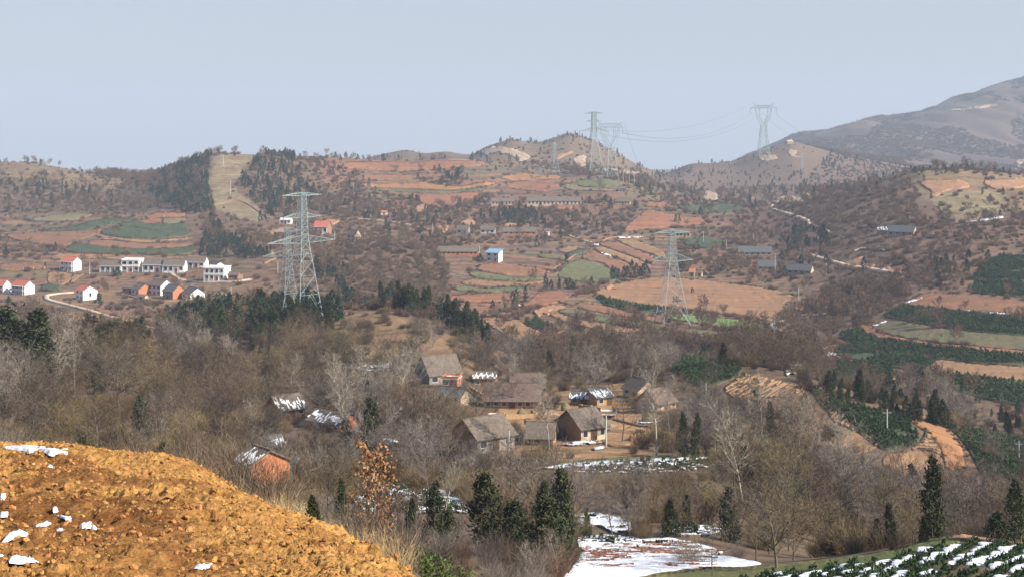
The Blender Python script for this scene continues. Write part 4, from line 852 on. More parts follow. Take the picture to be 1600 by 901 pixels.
def house(px, py, Lp, hp, rp, W=6, yaw=0, wall='white', roof='greyroof', label='', storeys=1, nwin=3, gable=None, flat=False, balcony=False, snow=0, cat='house', name='house', door=True, over=.45, D=None, mono=False, gwin=0, ruin=False, claim=True):
    b = at(px, py, D); k = b.y/F; L = Lp*k/max(abs(math.cos(R(yaw))), .35); h = hp*k; rh = rp*k
    root = bpy.data.objects.new(name, None); SC.collection.objects.link(root); tag(root, label, cat)
    L = L*(.9 if b.y < 400 else 1); h = h*(.92 if b.y < 400 else 1); yr = R(yaw); root.rotation_euler = (0, 0, yr); root.location = (b.x-math.sin(yr)*W/2*1, b.y+math.cos(yr)*W/2, b.z+.15)
    HOUSE_KEEP.append((px-Lp/2, py-hp-rp, px+Lp/2, py+1, .72))
    x0, x1, y0, y1 = -L/2, L/2, -W/2, W/2; t = .3; z0 = -2.2
    for wn, ya_ in (('front_wall', y0), ('back_wall', y1-t)):
        w = MB(); w.box(x0, x1, ya_, ya_+t, z0, h); w.build(wn, M[wall], root)
    for sx in (-1, 1):
        g = MB()
        xa = x0 if sx < 0 else x1-t; xb = xa+t; ya, yb = y0+t, y1-t
        if flat: g.box(xa, xb, ya, yb, z0, h+.0)
        else:
            n = len(g.v); ym = 0 if not mono else y1-t; hr = h+rh*(1-.02)
            prof = [(y0, z0), (y0, h), (ym, hr), (y1, h if not mono else hr), (y1, z0)]
            if mono: prof = [(y0, z0), (y0, h), (y1, hr), (y1, z0)]
            # keep the corner seams 2 mm proud of the long walls
            e = .003*sx
            g.v += [(xa+e, q[0]*.999, q[1]) for q in prof]+[(xb+e, q[0]*.999, q[1]) for q in prof]; m = len(prof)
            g.f.append(tuple(n+i for i in range(m))); g.m.append(0); g.f.append(tuple(n+m+i for i in range(m))[::-1]); g.m.append(0)
            for i in range(m):
                j = (i+1) % m; g.f.append((n+j, n+i, n+m+i, n+m+j)); g.m.append(0)
        g.build('gable_wall', M[gable or wall], root)
    if flat:
        r = MB(); r.box(x0-.2, x1+.2, y0-.35, y1+.2, h, h+.2); r.build('roof', M[roof], root)
        p = MB(); p.box(x0-.2, x1+.2, y0-.35, y0-.2, h+.2, h+.75); p.box(x0-.2, x1+.2, y1+.05, y1+.2, h+.2, h+.75); p.box(x0-.2, x0-.05, y0-.2, y1+.05, h+.2, h+.75); p.box(x1+.05, x1+.2, y0-.2, y1+.05, h+.2, h+.75)
        p.build('parapet', M[wall], root)
    else:
        th = .16; oy = over
        def slab(ya, za, yb, zb, x0_, x1_, mb, th=th, up=0.0):
            d = Vector((0, yb-ya, zb-za)).normalized(); n = Vector((0, -d.z, d.y)); n = n if n.z > 0 else -n
            A = Vector((0, ya, za))+n*up; B = Vector((0, yb, zb))+n*up; T = n*th; c = []
            for x in (x0_, x1_):
                for q in (A, B, B+T, A+T): c.append((x, q.y, q.z))
            i = len(mb.v); mb.v += c
            for f in ((0,1,2,3),(7,6,5,4),(0,4,5,1),(1,5,6,2),(2,6,7,3),(3,7,4,0)): mb.f.append(tuple(i+q for q in f)); mb.m.append(0)
        sl = rh/(W/2 if not mono else W); e0 = oy*sl
        xo0, xo1 = x0-over*.8, x1+over*.8
        slabs = [(y0-oy, h-e0, 0, h+rh)] if not mono else [(y0-oy, h-e0, y1+oy, h+rh+e0)]
        if not mono: slabs.append((y1+oy, h-e0, 0, h+rh))
        for i, s in enumerate(slabs):
            r = MB(); slab(*s, xo0, xo1, r); ro = r.build('roof_slope', M[roof], root)
            if snow and (i == 0 or snow > 1):
                q = MB(); ya, za, yb, zb = s; n = 22
                for c in range(n):
                    xa = xo0+(xo1-xo0)*c/n; xb = xo0+(xo1-xo0)*(c+.8)/n; t0 = random.uniform(0, .5); t1 = t0+random.uniform(.15, .5)
                    slab(ya+(yb-ya)*t0, za+(zb-za)*t0, ya+(yb-ya)*t1, za+(zb-za)*t1, xa, xb, q, .08, th+.003)
                q.build('roof_snow', M['snow'], ro)
        if not mono:
            c = MB(); c.box(xo0-.05, xo1+.05, -.14, .14, h+rh-.02, h+rh+.26); c.build('ridge_cap', M[roof], root)
    sh = h/storeys; off = y0-(.0)
    if nwin:
        for s in range(storeys):
            for i in range(nwin):
                if door and s == 0 and i == nwin//2: continue
                cx = x0+L*(i+.5)/nwin; ww = min(L/nwin*.5, 1.7)/2; za = s*sh+sh*.32; zb = s*sh+sh*.78
                f = MB(); yy = off-.06
                f.box(cx-ww-.1, cx+ww+.1, yy, off-.003, zb, zb+.12); f.box(cx-ww-.1, cx+ww+.1, yy, off-.003, za-.12, za); f.box(cx-ww-.1, cx-ww, yy, off-.003, za, zb); f.box(cx+ww, cx+ww+.1, yy, off-.003, za, zb)
                fo = f.build('window', M['frame'], root); p = MB(); p.box(cx-ww, cx+ww, off-.03, off-.004, za, zb); p.build('pane', M['pane'], fo)
    if door:
        cx = x0+L*((nwin//2)+.5)/max(nwin, 1); d = MB(); d.box(cx-.65, cx+.65, off-.07, off-.004, 0, min(2.2, sh*.8)); d.build('door', M['door' if wall in ('white', 'offwhite') else 'wood'], root)
    for i in range(gwin):
        p = MB(); sx = x1 if yaw < 0 else x0; sg = 1 if yaw < 0 else -1; yy = y0+W*(i+.5)/gwin; za, zb = h*.35, h*.75
        a, b_ = sorted((sx+.004*sg, sx+.06*sg)); p.box(a, b_, yy-.6, yy+.6, za, zb); p.build('window', M['pane'], root)
    if balcony:
        bd = 1.3; y_ = y0-bd
        for s in range(1, storeys+ (0 if not flat else 0)):
            q = MB(); q.box(x0-.1, x1+.1, y_, y0-.004, s*sh-.15, s*sh); q.build('balcony_floor', M[wall], root)
            q = MB(); q.box(x0-.1, x1+.1, y_-.12, y_-.003, s*sh-.15, s*sh+.9); q.build('balcony_parapet', M[wall], root)
        for i in range(nwin+1):
            cx = x0+.15+(L-.3)*i/nwin; q = MB(); q.box(cx-.14, cx+.14, y_+.01, y_+.28, -1.5, sh*(storeys)-.02 if storeys > 1 else h-.35); q.build('pillar', M[wall], root)
        q = MB(); q.box(x0-.3, x1+.3, y_-.35, y0-.5, h-.12, h+.02); q.build('porch_roof', M['offwhite'], root)
    if claim:
        e = 3; MASK.append(np.array([(px-Lp/2-e, py-hp*.6), (px+Lp/2+e+2, py-hp*.6), (px+Lp/2+e+2, py+5), (px-Lp/2-e, py+5)]))
    return root
# far-left village
house(104.5,424,22,15,7,7,-28,'white','redroof','tall white two-storey house with a red roof at the top left of the village',2,3,'offwhite',balcony=True)
house(28,460,25,13,8,7,-30,'offwhite','redroof','white two-storey house with a red roof near the left edge',2,3,balcony=True)
house(-2,458,16,12,8,6,-25,'white','redroof','red-roofed house cut off by the left edge of the photo',2,2)
house(124,468,17,14,7,8,-48,'white','redroof','white gabled house with a small red roof by the bend of the white road',2,2,'white',gwin=1)
house(173,425,33,9,8,7,-6,'white','greyroof','white cottage with a grey roof at the left end of the row',1,4,balcony=True)
house(204,425,28,18,0,8,-6,'white','white','flat-roofed white two-storey house in the middle of the row',2,3,flat=True,balcony=True)
house(241,425,36,11,9,7,-4,'white','greyroof','white cottage with a grey roof right of the flat-roofed house',1,4,balcony=True)
house(271,426,33,11,9,7,-4,'white','greyroof','white grey-roofed cottage, second right of the flat-roofed house',1,4,balcony=True)
house(302,418,36,8,8,7,-8,'white','brownroof','brown-roofed white cottage at the right end of the row',1,4,balcony=True)
house(332,420,15,6,5,6,-60,'white','brownroof','little white building with a pointed gable above the two-storey house',1,1)
house(335,439,32,20,0,9,-12,'white','white','flat white two-storey house with a gallery at the right end of the village',2,4,flat=True,balcony=True)
house(364,437,16,7,4,5,-10,'oldbrick','brownroof','low brown shed right of the flat white two-storey house',1,2,cat='shed',name='shed')
house(199,458,18,8,3,6,-20,'greywall','brownroof','dull little house at the left end of the lower hamlet',1,2)
house(211,461,16,9,8,8,-48,'offwhite','greyroof','small house with an orange gable in the lower hamlet',1,2,'brick')
house(241,461,24,15,8,8,-35,'offwhite','brownroof','two-storey grey-blue house with a brown roof in the lower hamlet',2,3,'white')
house(262,467,20,12,9,8,-38,'greywall','darkroof','dark-roofed house with a bright orange brick gable',2,3,'brick')
house(291,467,18,9,8,8,-50,'white','darkroof','white house with an arched doorway in its gable',1,2,'white',gwin=1)
house(220,468,14,5,2,3,-20,'palemud','greyroof','low yard wall shed in front of the lower hamlet',1,1,cat='shed',name='shed',D=None)
for i, (px, py, wd, lab) in enumerate([(32,422,10,'small stack of pale bricks at the far left'), (46,421,14,'long stack of pale bricks, middle of three'), (63,420,15,'pale brick stack nearest to the tall red-roofed house')]):
    v = at(px, py); r = bpy.data.objects.new('brick_stack', None); SC.collection.objects.link(r); r.location = v; tag(r, lab, 'brick stack')
    k = v.y/F
    for j in range(3):
        q = MB(); x = (-wd/2+wd*(j+.5)/3)*k; hw = wd*k/6.6; q.box(x-hw, x+hw, -.7, .7, -.6, 1.5+.25*random.random()); q.build('pile', M['bank'], r)
# mid-distance houses
house(501,366,22,11,9,8,-14,'white','redroof','white house with a broad red roof right of the big pylon head',1,3,'oldbrick',over=.7,balcony=True)
house(548,378,14,10,8,6,-40,'palemud','brownroof','pale half-ruined house right of the red-roofed house',2,2,'palemud')
house(446,350,17,6,3,5,-6,'white','offwhite','low white house behind the pylon head',1,3,balcony=True)
house(600,336,9,4,2,4,0,'white','redroof','tiny white hut with a red roof edge on the upper lane',1,1,cat='hut',name='hut')
house(715,399,63,6,7,6,-3,'brick','greyroof','long brick row house with a grey roof at mid distance',1,9,'oldbrick')
house(769,409,20,14,4,6,-24,'offwhite','blueroof','two-storey house with a bright blue sheet roof',2,2,'white',mono=True,over=.8)
house(722,366,18,7,6,6,-16,'offwhite','greyroof','grey-roofed farmhouse above the long brick row, left one',1,2,'greywall')
house(762,366,22,7,6,6,-8,'offwhite','greyroof','grey-roofed farmhouse with two white doors',1,3,'greywall')
house(812,368,52,6,6,6,-2,'brick','greyroof','long grey-roofed farmhouse with reddish walls left of the white gate',1,6,'oldbrick')
house(855,368,8,8,2,2,0,'white','greyroof','small white gate house with a dark doorway',1,1,cat='gate',name='gate_house')
house(786,321,36,6,5,7,0,'palemud','greyroof','low tan-walled farmhouse left of the long one on the upper slope',1,7,'greywall')
house(866,321,84,7,6,7,0,'palemud','greyroof','very long grey-roofed farmhouse on the upper slope',1,14,'greywall')
house(973,319,22,4,4,6,-10,'palemud','greyroof','half-hidden tan farmhouse right of the very long one',1,5,'palemud')
house(972,300,12,3,2,5,0,'palemud','brownroof','tiny hut below the cup-headed pylon',1,2,cat='hut',name='hut')
house(1067,371,22,7,6,7,-10,'palemud','brownroof','pink-walled house beside the head of the lattice pylon',1,4,'brick')
house(1180,400,52,6,8,7,-3,'greywall','darkroof','long dark-roofed farmhouse in the middle right',1,6,'oldbrick')
house(1199,422,28,6,9,6,-8,'greywall','darkroof','smaller dark-roofed farmhouse below the long one',1,4,'palemud')
house(1248,429,34,7,8,6,-28,'greywall','darkroof','dark farmhouse with one brightly lit pale gable',1,4,'palemud')
house(1268,378,16,8,6,6,-38,'palemud','brownroof','pale roofless-looking house among dark trees',1,2,'palemud')
house(1407,369,34,7,9,8,-32,'greywall','darkroof','grey-roofed farmhouse with a tan gable on the right hillside',1,4,'palemud',gwin=2)
house(1383,365,22,5,6,6,-30,'greywall','darkroof','small grey-roofed outbuilding left of the tan-gabled farmhouse',1,2,'greywall',snow=1)
house(1081,432,8,7,5,4,-20,'palemud','brick','small orange hut right of the lattice pylon',1,1,cat='hut',name='hut')
house(1093,432,6,6,4,3,-20,'palemud','brownroof','smallest orange hut, next to the one right of the lattice pylon',1,1,cat='hut',name='hut')
house(1235,224.5,9,3,2,8,0,'palemud','palemud','tiny pale hut on the skyline of the far shoulder',1,0,door=False,cat='hut',name='hut',claim=False)
# near village
house(377,750,32,25,19,4.9,-50,'brick','greyroof','orange brick house with snow on its roof beside the ploughed bank',1,3,'brick',snow=1,over=.35)
house(433,751,30,17,7,3,-14,'wood','darkroof','dark lean-to shed against the orange brick house',1,3,'wood',mono=True,cat='shed',name='shed')
house(457,652,40,14,18,6,38,'oldbrick','greyroof','snow-covered roof of the farmhouse up the slope from the brick house',1,3,'brick',snow=2)
house(505,672,62,13,14,6,-38,'brick','greyroof','long orange-walled outhouse with snow along its eaves',1,4,'brick',snow=1)
house(430,705,30,8,12,4,34,'greywall','greyroof','small grey shed with thin snow behind the brick house',1,2,'greywall',snow=1,cat='shed',name='shed')
house(697,600,56,16,26,8,30,'greywall','greyroof','big grey gable-ended farmhouse at the upper left of the village',1,3,'greywall',over=.3)
house(703,606,26,14,6,4,-10,'brick','snow','small brick outbuilding with a snow-covered flat roof',1,2,'brick',flat=True,cat='shed',name='shed')
house(757,604,38,14,8,5,-5,'mud','greyroof','mud-walled cottage with a snowy roof among the trees',1,3,'mud',snow=1)
house(800,640,96,18,20,6,-3,'mud','brownroof','long brown-roofed farmhouse facing the ochre yard',1,7,'mud',over=.7)
house(825,612,60,10,16,6,-3,'mud','brownroof','brown-roofed barn behind the long farmhouse',1,4,'mud',cat='barn',name='barn')
house(700,632,44,14,10,5,-24,'oldbrick','darkroof','dark low outhouse left of the long farmhouse',1,3,'palemud',cat='shed',name='shed')
house(775,704,64,24,24,7,38,'greywall','greyroof','farmhouse with an orange mud gable and a grey roof at the front of the village',1,3,'mud',over=.5)
house(843,695,46,12,18,5,-8,'oldbrick','greyroof','low grey-roofed shed right of the orange gable',1,3,'mud',cat='shed',name='shed')
house(928,688,46,22,22,7.5,32,'palemud','greyroof','yellow-walled house with a sunlit front and grey roof',1,3,'oldbrick',over=.5)
house(905,632,30,10,8,4,-16,'mud','darkroof','small mud shed with a snowy roof behind the village yard',1,2,'mud',snow=1,cat='shed',name='shed')
house(946,634,30,14,8,4,24,'mud','darkroof','shed with a tilted snowy roof behind the yellow-walled house',1,2,'mud',snow=2,mono=True,cat='shed',name='shed')
house(985,620,22,12,16,6,-62,'palemud','greyroof','house showing one narrow pale gable between the trees',1,2,'palemud')
house(1042,640,36,12,18,6,38,'mud','brownroof','tan-gabled house at the right end of the village',1,3,'palemud')
house(950,656,24,8,6,4,-6,'mud','snow','low pen with a snow-covered flat roof behind the yellow-walled house',1,1,'mud',flat=True,cat='shed',name='shed')
# yard walls, firewood and straw in the village
def yard_wall(a, b_, h, label):
    p, q = at(*a), at(*b_); m = MB(); n = 8; root = bpy.data.objects.new('yard_wall', None); SC.collection.objects.link(root); root.location = p; tag(root, label, 'wall'); d = q-p; u = Vector((-d.y, d.x, 0)).normalized()*.2
    for i in range(n):
        A = d*(i/n); B = d*((i+1)/n); A.z = float(H(p.x+A.x, p.y+A.y))-p.z; B.z = float(H(p.x+B.x, p.y+B.y))-p.z; ha, hb_ = h*random.uniform(.8, 1.05), h*random.uniform(.8, 1.05); k = len(m.v)
        m.v += [tuple(A-u-Vector((0,0,.5))), tuple(B-u-Vector((0,0,.5))), tuple(B-u+Vector((0,0,hb_))), tuple(A-u+Vector((0,0,ha))), tuple(A+u-Vector((0,0,.5))), tuple(B+u-Vector((0,0,.5))), tuple(B+u+Vector((0,0,hb_))), tuple(A+u+Vector((0,0,ha)))]
        for f in ((0,1,2,3),(5,4,7,6),(3,2,6,7),(4,0,3,7),(1,5,6,2)): m.f.append(tuple(k+i_ for i_ in f)); m.m.append(0)
    m.build('mud_wall', M['mud'], root)
for a, b_, h, lab in [((868,664),(905,668),1.5,'crumbling mud wall between the grey shed and the yellow-walled house'), ((735,612),(760,628),1.4,'low mud wall left of the long brown farmhouse'), ((905,640),(945,645),1.3,'low wall along the back yard of the yellow-walled house'),
 ((790,655),(850,652),1.0,'low earth wall across the front of the ochre yard'), ((985,690),(1025,682),1.2,'low wall right of the sunlit yard')]: yard_wall(a, b_, h, lab)
def woodpile(px, py, label, n=26, L=1.6):
    v = at(px, py); root = bpy.data.objects.new('woodpile', None); SC.collection.objects.link(root); root.location = v; root.rotation_euler.z = random.uniform(-.6, .6); tag(root, label, 'woodpile'); m = MB()
    for i in range(n):
        z = .12+.2*(i//7); x = -.9+.26*(i % 7)+.1*((i//7) % 2); m.tube((x, -L/2+random.uniform(-.15, .15), z), (x, L/2+random.uniform(-.15, .15), z), .11, .10, 6, cap=True)
    o = m.build('logs', M['wood' if n % 2 else 'palemud'], root); o['kind'] = 'stuff'
for q in [(838,646,'stacked firewood in the middle of the ochre yard'), (868,652,'firewood stack beside the crumbling mud wall'), (952,668,'firewood beside the yellow-walled house'), (1002,676,'log pile at the right of the sunlit yard'), (770,652,'log pile at the left end of the ochre yard')]: woodpile(*q)
def straw_stack(px, py, s, label):
    v = at(px, py); root = bpy.data.objects.new('straw_stack', None); SC.collection.objects.link(root); root.location = v; tag(root, label, 'straw stack'); m = MB(); rg = random.Random(px); pr = [(1.0, 0), (1.15, .5), (1.1, 1.1), (.75, 1.7), (.3, 2.1), (.02, 2.3)]; k = 12
    for r_, z in pr: m.v += [tuple(Vector((r_*math.cos(6.283*i/k)*rg.uniform(.88, 1.12), r_*math.sin(6.283*i/k)*rg.uniform(.88, 1.12), z-.1))*s) for i in range(k)]
    for a in range(len(pr)-1):
        for i in range(k): j = (i+1) % k; m.f.append((a*k+i, a*k+j, (a+1)*k+j, (a+1)*k+i)); m.m.append(0)
    m.build('straw', M['olive'], root)
for q in [(884,642,.9,'round straw stack at the right end of the ochre yard'), (815,650,.8,'small straw stack in front of the long brown farmhouse'), (1012,660,1.0,'straw stack below the tan-gabled house')]: straw_stack(*q)
# small mast on the white house row, posters etc. are too small to tell
# ------------------------------------------------------------------ lattice pylons
def bars(mb, a, b, r): mb.tube(a, b, r, r, 4)
def pylon(px, py, htop, W0, levels, arms, label, r=.11, yaw=0, D=None, cup=None, name='pylon'):
    """levels: list of (height, half width); arms: (height, half span, depth)"""
    v = at(px, py, D); k = v.y/F; Hh = (py-htop)*k
    root = bpy.data.objects.new(name, None); SC.collection.objects.link(root); root.location = v; root.rotation_euler = (0, 0, R(yaw)); tag(root, label, 'pylon')
    lv = [(z*Hh, w_*Hh) for z, w_ in levels]
    def wd(z): return np.interp(z, [a for a, _ in lv], [b for _, b in lv])
    for sx in (-1, 1):
        for sy in (-1, 1):
            m = MB()
            for (za, wa), (zb, wb) in zip(lv[:-1], lv[1:]): bars(m, (sx*wa, sy*wa, za-(1.5 if za == 0 else 0)), (sx*wb, sy*wb, zb), r)
            m.build('leg', M['steel'], root)
    br = MB(); zs = [0]; top = lv[-1][0]
    while zs[-1] < top-.5: zs.append(min(zs[-1]+max(wd(zs[-1])*1.55, top*.035), top))
    C4 = [(-1, -1), (1, -1), (1, 1), (-1, 1)]; rb = r*.55
    for i, (za, zb) in enumerate(zip(zs[:-1], zs[1:])):
        wa, wb = wd(za), wd(zb)
        for j in range(4):
            (ax, ay), (bx, by) = C4[j], C4[(j+1) % 4]
            if i == 0:
                mx, my = (ax+bx)/2*wb, (ay+by)/2*wb; bars(br, (ax*wa, ay*wa, za), (mx, my, zb), rb*1.3); bars(br, (bx*wa, by*wa, za), (mx, my, zb), rb*1.3)
                q = .5
                for (cx_, cy_) in ((ax, ay), (bx, by)):
                    l = Vector((cx_*wa, cy_*wa, za)).lerp(Vector((cx_*wb, cy_*wb, zb)), q); mm = Vector((cx_*wa, cy_*wa, za)).lerp(Vector((mx, my, zb)), q); bars(br, l, mm, rb*.8)
                    l2 = Vector((cx_*wa, cy_*wa, za)).lerp(Vector((cx_*wb, cy_*wb, zb)), .78); bars(br, l2, mm, rb*.8)
            else:
                bars(br, (ax*wa, ay*wa, za), (bx*wb, by*wb, zb), rb); bars(br, (bx*wa, by*wa, za), (ax*wb, ay*wb, zb), rb)
            bars(br, (ax*wb, ay*wb, zb), (bx*wb, by*wb, zb), rb)
    b = br.build('bracing', M['steel'], root); b['kind'] = 'stuff'
    for (za, sp, dp) in arms:
        za *= Hh; sp *= Hh; dp *= Hh
        m = MB(); w_ = wd(za)
        for s in (-1, 1):
            for sy in (-1, 1):
                bars(m, (s*w_, sy*w_, za), (s*sp, 0, za+dp*.15), r*.75); bars(m, (s*w_, sy*w_, za+dp), (s*sp, 0, za+dp*.15), r*.75)
                n = 5
                for i in range(n):
                    t0, t1 = i/n, (i+.5)/n; A = Vector((s*w_, sy*w_, za)).lerp(Vector((s*sp, 0, za+dp*.15)), t0); B = Vector((s*w_, sy*w_, za+dp)).lerp(Vector((s*sp, 0, za+dp*.15)), t1); bars(m, A, B, rb*.8)
                    A2 = Vector((s*w_, sy*w_, za)).lerp(Vector((s*sp, 0, za+dp*.15)), t0+1/n); bars(m, B, A2, rb*.8)
        m.build('cross_arm', M['steel'], root)
        if dp > .03*Hh or sp > .18*Hh:
            for s in (-1, 1):
                q = MB(); q.tube((s*sp*.97, 0, za+dp*.1), (s*sp*.97, 0, za-Hh*.055), r*.8, r*.8, 5); q.build('insulator', M['glassy'], root)
    if cup:
        zw, bw, sp = cup[0]*Hh, cup[1]*Hh, cup[2]*Hh; w_ = wd(zw)
        for s in (-1, 1):
            m = MB(); mid = Vector((s*bw*.95, 0, zw+(Hh*cup[3]-zw)*.55)); tp = Vector((s*bw*1.15, 0, Hh*cup[3]))
            for sy in (-1, 1):
                bars(m, (s*w_, sy*w_, zw), (mid.x, sy*w_*.6, mid.z), r*.9); bars(m, (0, sy*w_*.5, zw+.5), (mid.x-s*w_, sy*w_*.6, mid.z), r*.8)
                bars(m, (mid.x, sy*w_*.6, mid.z), (tp.x, sy*w_*.5, tp.z), r*.8); bars(m, (mid.x-s*w_, sy*w_*.6, mid.z), (tp.x-s*w_*1.6, sy*w_*.5, tp.z), r*.7)
                for i in range(6):
                    t = i/6; bars(m, Vector((s*w_, sy*w_, zw)).lerp(Vector((mid.x, sy*w_*.6, mid.z)), t), Vector((0, sy*w_*.5, zw)).lerp(Vector((mid.x-s*w_, sy*w_*.6, mid.z)), t+1/6), rb*.7)
            bars(m, tp, (s*bw*1.45, 0, Hh), r*.8); bars(m, (tp.x-s*w_*1.6, 0, tp.z), (s*bw*1.45, 0, Hh), r*.6)
            m.build('cup_arm', M['steel'], root)
            q = MB(); q.tube((s*sp, 0, Hh*cup[3]), (s*sp, 0, Hh*cup[3]-Hh*.12), r*.7, r*.7, 5); q.build('insulator', M['glassy'], root)
        m = MB(); zt = Hh*cup[3]
        for sy in (-1, 1):
            bars(m, (-sp, 0, zt), (sp, 0, zt), r*.7); bars(m, (-bw, sy*w_*.5, zt+w_*1.2), (bw, sy*w_*.5, zt+w_*1.2), r*.6); bars(m, (-sp, 0, zt), (-bw, sy*w_*.5, zt+w_*1.2), r*.6); bars(m, (sp, 0, zt), (bw, sy*w_*.5, zt+w_*1.2), r*.6)
            for i in range(10):
                xa = -bw+2*bw*i/10; bars(m, (xa, sy*w_*.5, zt), (xa+bw/10, sy*w_*.5, zt+w_*1.2), rb*.7); bars(m, (xa+bw/10, sy*w_*.5, zt+w_*1.2), (xa+bw/5, sy*w_*.5, zt), rb*.7)
        m.build('beam', M['steel'], root)
    return root, v, Hh
T1 = pylon(472, 497, 301, 0, [(0,.125),(.38,.068),(.62,.036),(1,.022)], [(.975,.20,.025),(.80,.19,.04),(.60,.34,.06)], 'biggest lattice pylon, standing on the knoll among dark cedars', r=.11, yaw=47)
T1b = pylon(449, 484, 325, 0, [(0,.11),(.4,.06),(.65,.032),(1,.02)], [(.96,.15,.04),(.72,.27,.06)], 'paler lattice pylon right behind the biggest one', r=.07, yaw=38, D=510)
T2 = pylon(1050, 506, 359, 0, [(0,.155),(.42,.078),(.70,.034),(1,.026)], [(.965,.20,.03),(.665,.235,.085)], 'lattice pylon with two crossarms standing in the valley fields', r=.13, yaw=14)
T3 = pylon(928, 268, 172, 0, [(0,.12),(.4,.062),(.7,.034),(1,.03)], [(.97,.17,.03),(.84,.14,.03),(.68,.26,.06)], 'pylon with stacked crossarms rising from the distant hilltop', r=.26, yaw=20, D=1500)
T4 = pylon(953, 279, 190, 0, [(0,.115),(.56,.058)], [], 'cup-headed pylon on the green mound field', r=.26, yaw=25, cup=(.56,.16,.26,.90))
T5 = pylon(1193, 246, 161, 0, [(0,.10),(.58,.045)], [], 'cup-headed pylon standing against the sky on the far shoulder', r=.36, yaw=6, cup=(.58,.13,.25,.90))
T6 = pylon(866, 273, 222, 0, [(0,.14),(.5,.06),(1,.02)], [(.92,.11,.04)], 'small far pylon above the orange terraces', r=.13, yaw=30)
T7 = pylon(1253, 270, 238, 0, [(0,.12),(.5,.05),(1,.02)], [(.92,.13,.04)], 'faintest pylon on the far mountain slope', r=.13, yaw=30)
M['cable'] = mat('dark_cable', (.10,.11,.12))
def cable(a, b, sag, label, r=.06, n=16, group='power lines between the pylons'):
    m = MB(); a = Vector(a); b = Vector(b); P = []
    for i in range(n+1):
        t = i/n; p = a.lerp(b, t); p.z -= 4*sag*t*(1-t); P.append(p)
    for i in range(n): m.tube(P[i], P[i+1], r, r, 3)
    return tag(m.build('cable', M['cable']), label, 'power line', group)
def tip(T, dx, fz): 
    yaw = T[0].rotation_euler.z; return Vector((T[1].x+dx*T[2]*math.cos(yaw), T[1].y+dx*T[2]*math.sin(yaw), T[1].z+fz*T[2]))
cable(tip(T4,.26,.80), tip(T5,-.25,.78), 17, 'upper power line sagging between the two cup-headed pylons', .14)
cable(tip(T4,-.26,.80), tip(T5,.0,.80), 22, 'lower power line sagging between the two cup-headed pylons', .14)
cable(tip(T3,.26,.70), tip(T5,-.25,.97), 14, 'power line from the hilltop pylon to the right cup-headed pylon', .12)
e1 = at(1290, 216); e2 = at(1262, 221)
cable(tip(T5,.25,.78), e1+Vector((0, 0, 4)), 12, 'power line running down right behind the far ridge', .13)
cable(tip(T5,.0,.80), e2+Vector((0, 0, 4)), 12, 'second power line running down right behind the far ridge', .13)
cable(tip(T4,.30,.95), at(1003, 268)+Vector((0, 0, 3)), 6, 'steep line dropping right from the cup-headed pylon', .09)
cable(tip(T3,-.26,.66), tip(T3,-.26,.66)+Vector((-6,-60,-46)), 6, 'short line hanging left of the hilltop pylon', .07)
# ------------------------------------------------------------------ concrete poles
def pole(px, py, top, label, arm=True, r=.15, D=None):
    v = at(px, py, D); h = (py-top)*v.y/F; root = bpy.data.objects.new('utility_pole', None); SC.collection.objects.link(root); root.location = v; tag(root, label, 'utility pole', 'concrete poles')
    m = MB(); m.tube((0, 0, -.8), (0, 0, h), r, r*.7, 8, cap=True); m.build('shaft', M['concrete'], root)
    if arm:
        m = MB(); m.box(-.9, .9, -.05, .05, h-.75, h-.63); m.build('cross_arm', M['steel'], root)
        for s in (-.8, 0, .8):
            m = MB(); m.tube((s, 0, h-.62 if s else h), (s, 0, h-.35 if s else h+.28), .06, .06, 6, cap=True); m.build('insulator', M['glassy'], root)
    return Vector((v.x, v.y, v.z+h))
PL = {}
for px, py, tp, lab in [
 (1386,678,639,'white pole on the near tea hill'), (1592,724,688,'pole at the right edge below the tea slope'), (583,712,622,'tall pale pole behind the grey bare trees'),
 (795,716,672,'pole in front of the orange mud gable'), (947,698,649,'pole in front of the yellow-walled house'), (822,636,603,'pole with a wide crossarm behind the ochre yard'),
 (1103,630,598,'bent-topped pole below the dark green field of the near hill'), (1117,716,685,'leaning pole behind the snow strip'), (685,596,574,'thin pole by the big grey gable'),
 (1248,471,449,'pole above the orange patch'), (1210,521,500,'pole at the road bend'), (1135,388,374,'pole beside the dark plot right of the pink house'), (1099,380,361,'pole right of the pink house'),
 (1177,384,365,'pole behind the long dark-roofed farmhouse'), (1291,429,411,'pole right of the bright pale gable'), (1250,397,379,'pole at the left end of the pale road'),
 (1211,426,396,'pole in front of the smaller dark-roofed farmhouse'), (349,259,243,'pole on the ridge line above the cleared strip'), (360,304,281,'white double pole halfway down the cleared strip'),
 (523,374,361,'pole left of the half-ruined house'), (570,378,363,'pole right of the half-ruined house'), (590,359,351,'short pole on the slope below the upper lane'), (676,362,349,'pole at the end of the mid-distance lane'),
 (749,399,384,'pole at the right end of the long brick row'), (832,366,354,'pole among the long grey-roofed farmhouse'), (434,427,409,'pole above the round cedars near the big pylon'),
 (361,472,449,'pole right of the white house with an arch'), (140,428,410,'pole right of the tall red-roofed house'), (292,481,460,'pole in front of the white house with an arch'), (378,440,428,'pole behind the low brown shed'),
 (991,291,268,'tall pole right of the cup-headed pylon'), (974,284,266,'pole just right of the foot of the cup-headed pylon'), (983,288,265,'pole between two others near the cup-headed pylon'), (552,302,284,'pole among the scrub under the central ridge')]:
    D = hitD(px, py); PL[px] = pole(px, py, tp, lab, arm=(D < 800), r=.15 if D < 500 else .2)
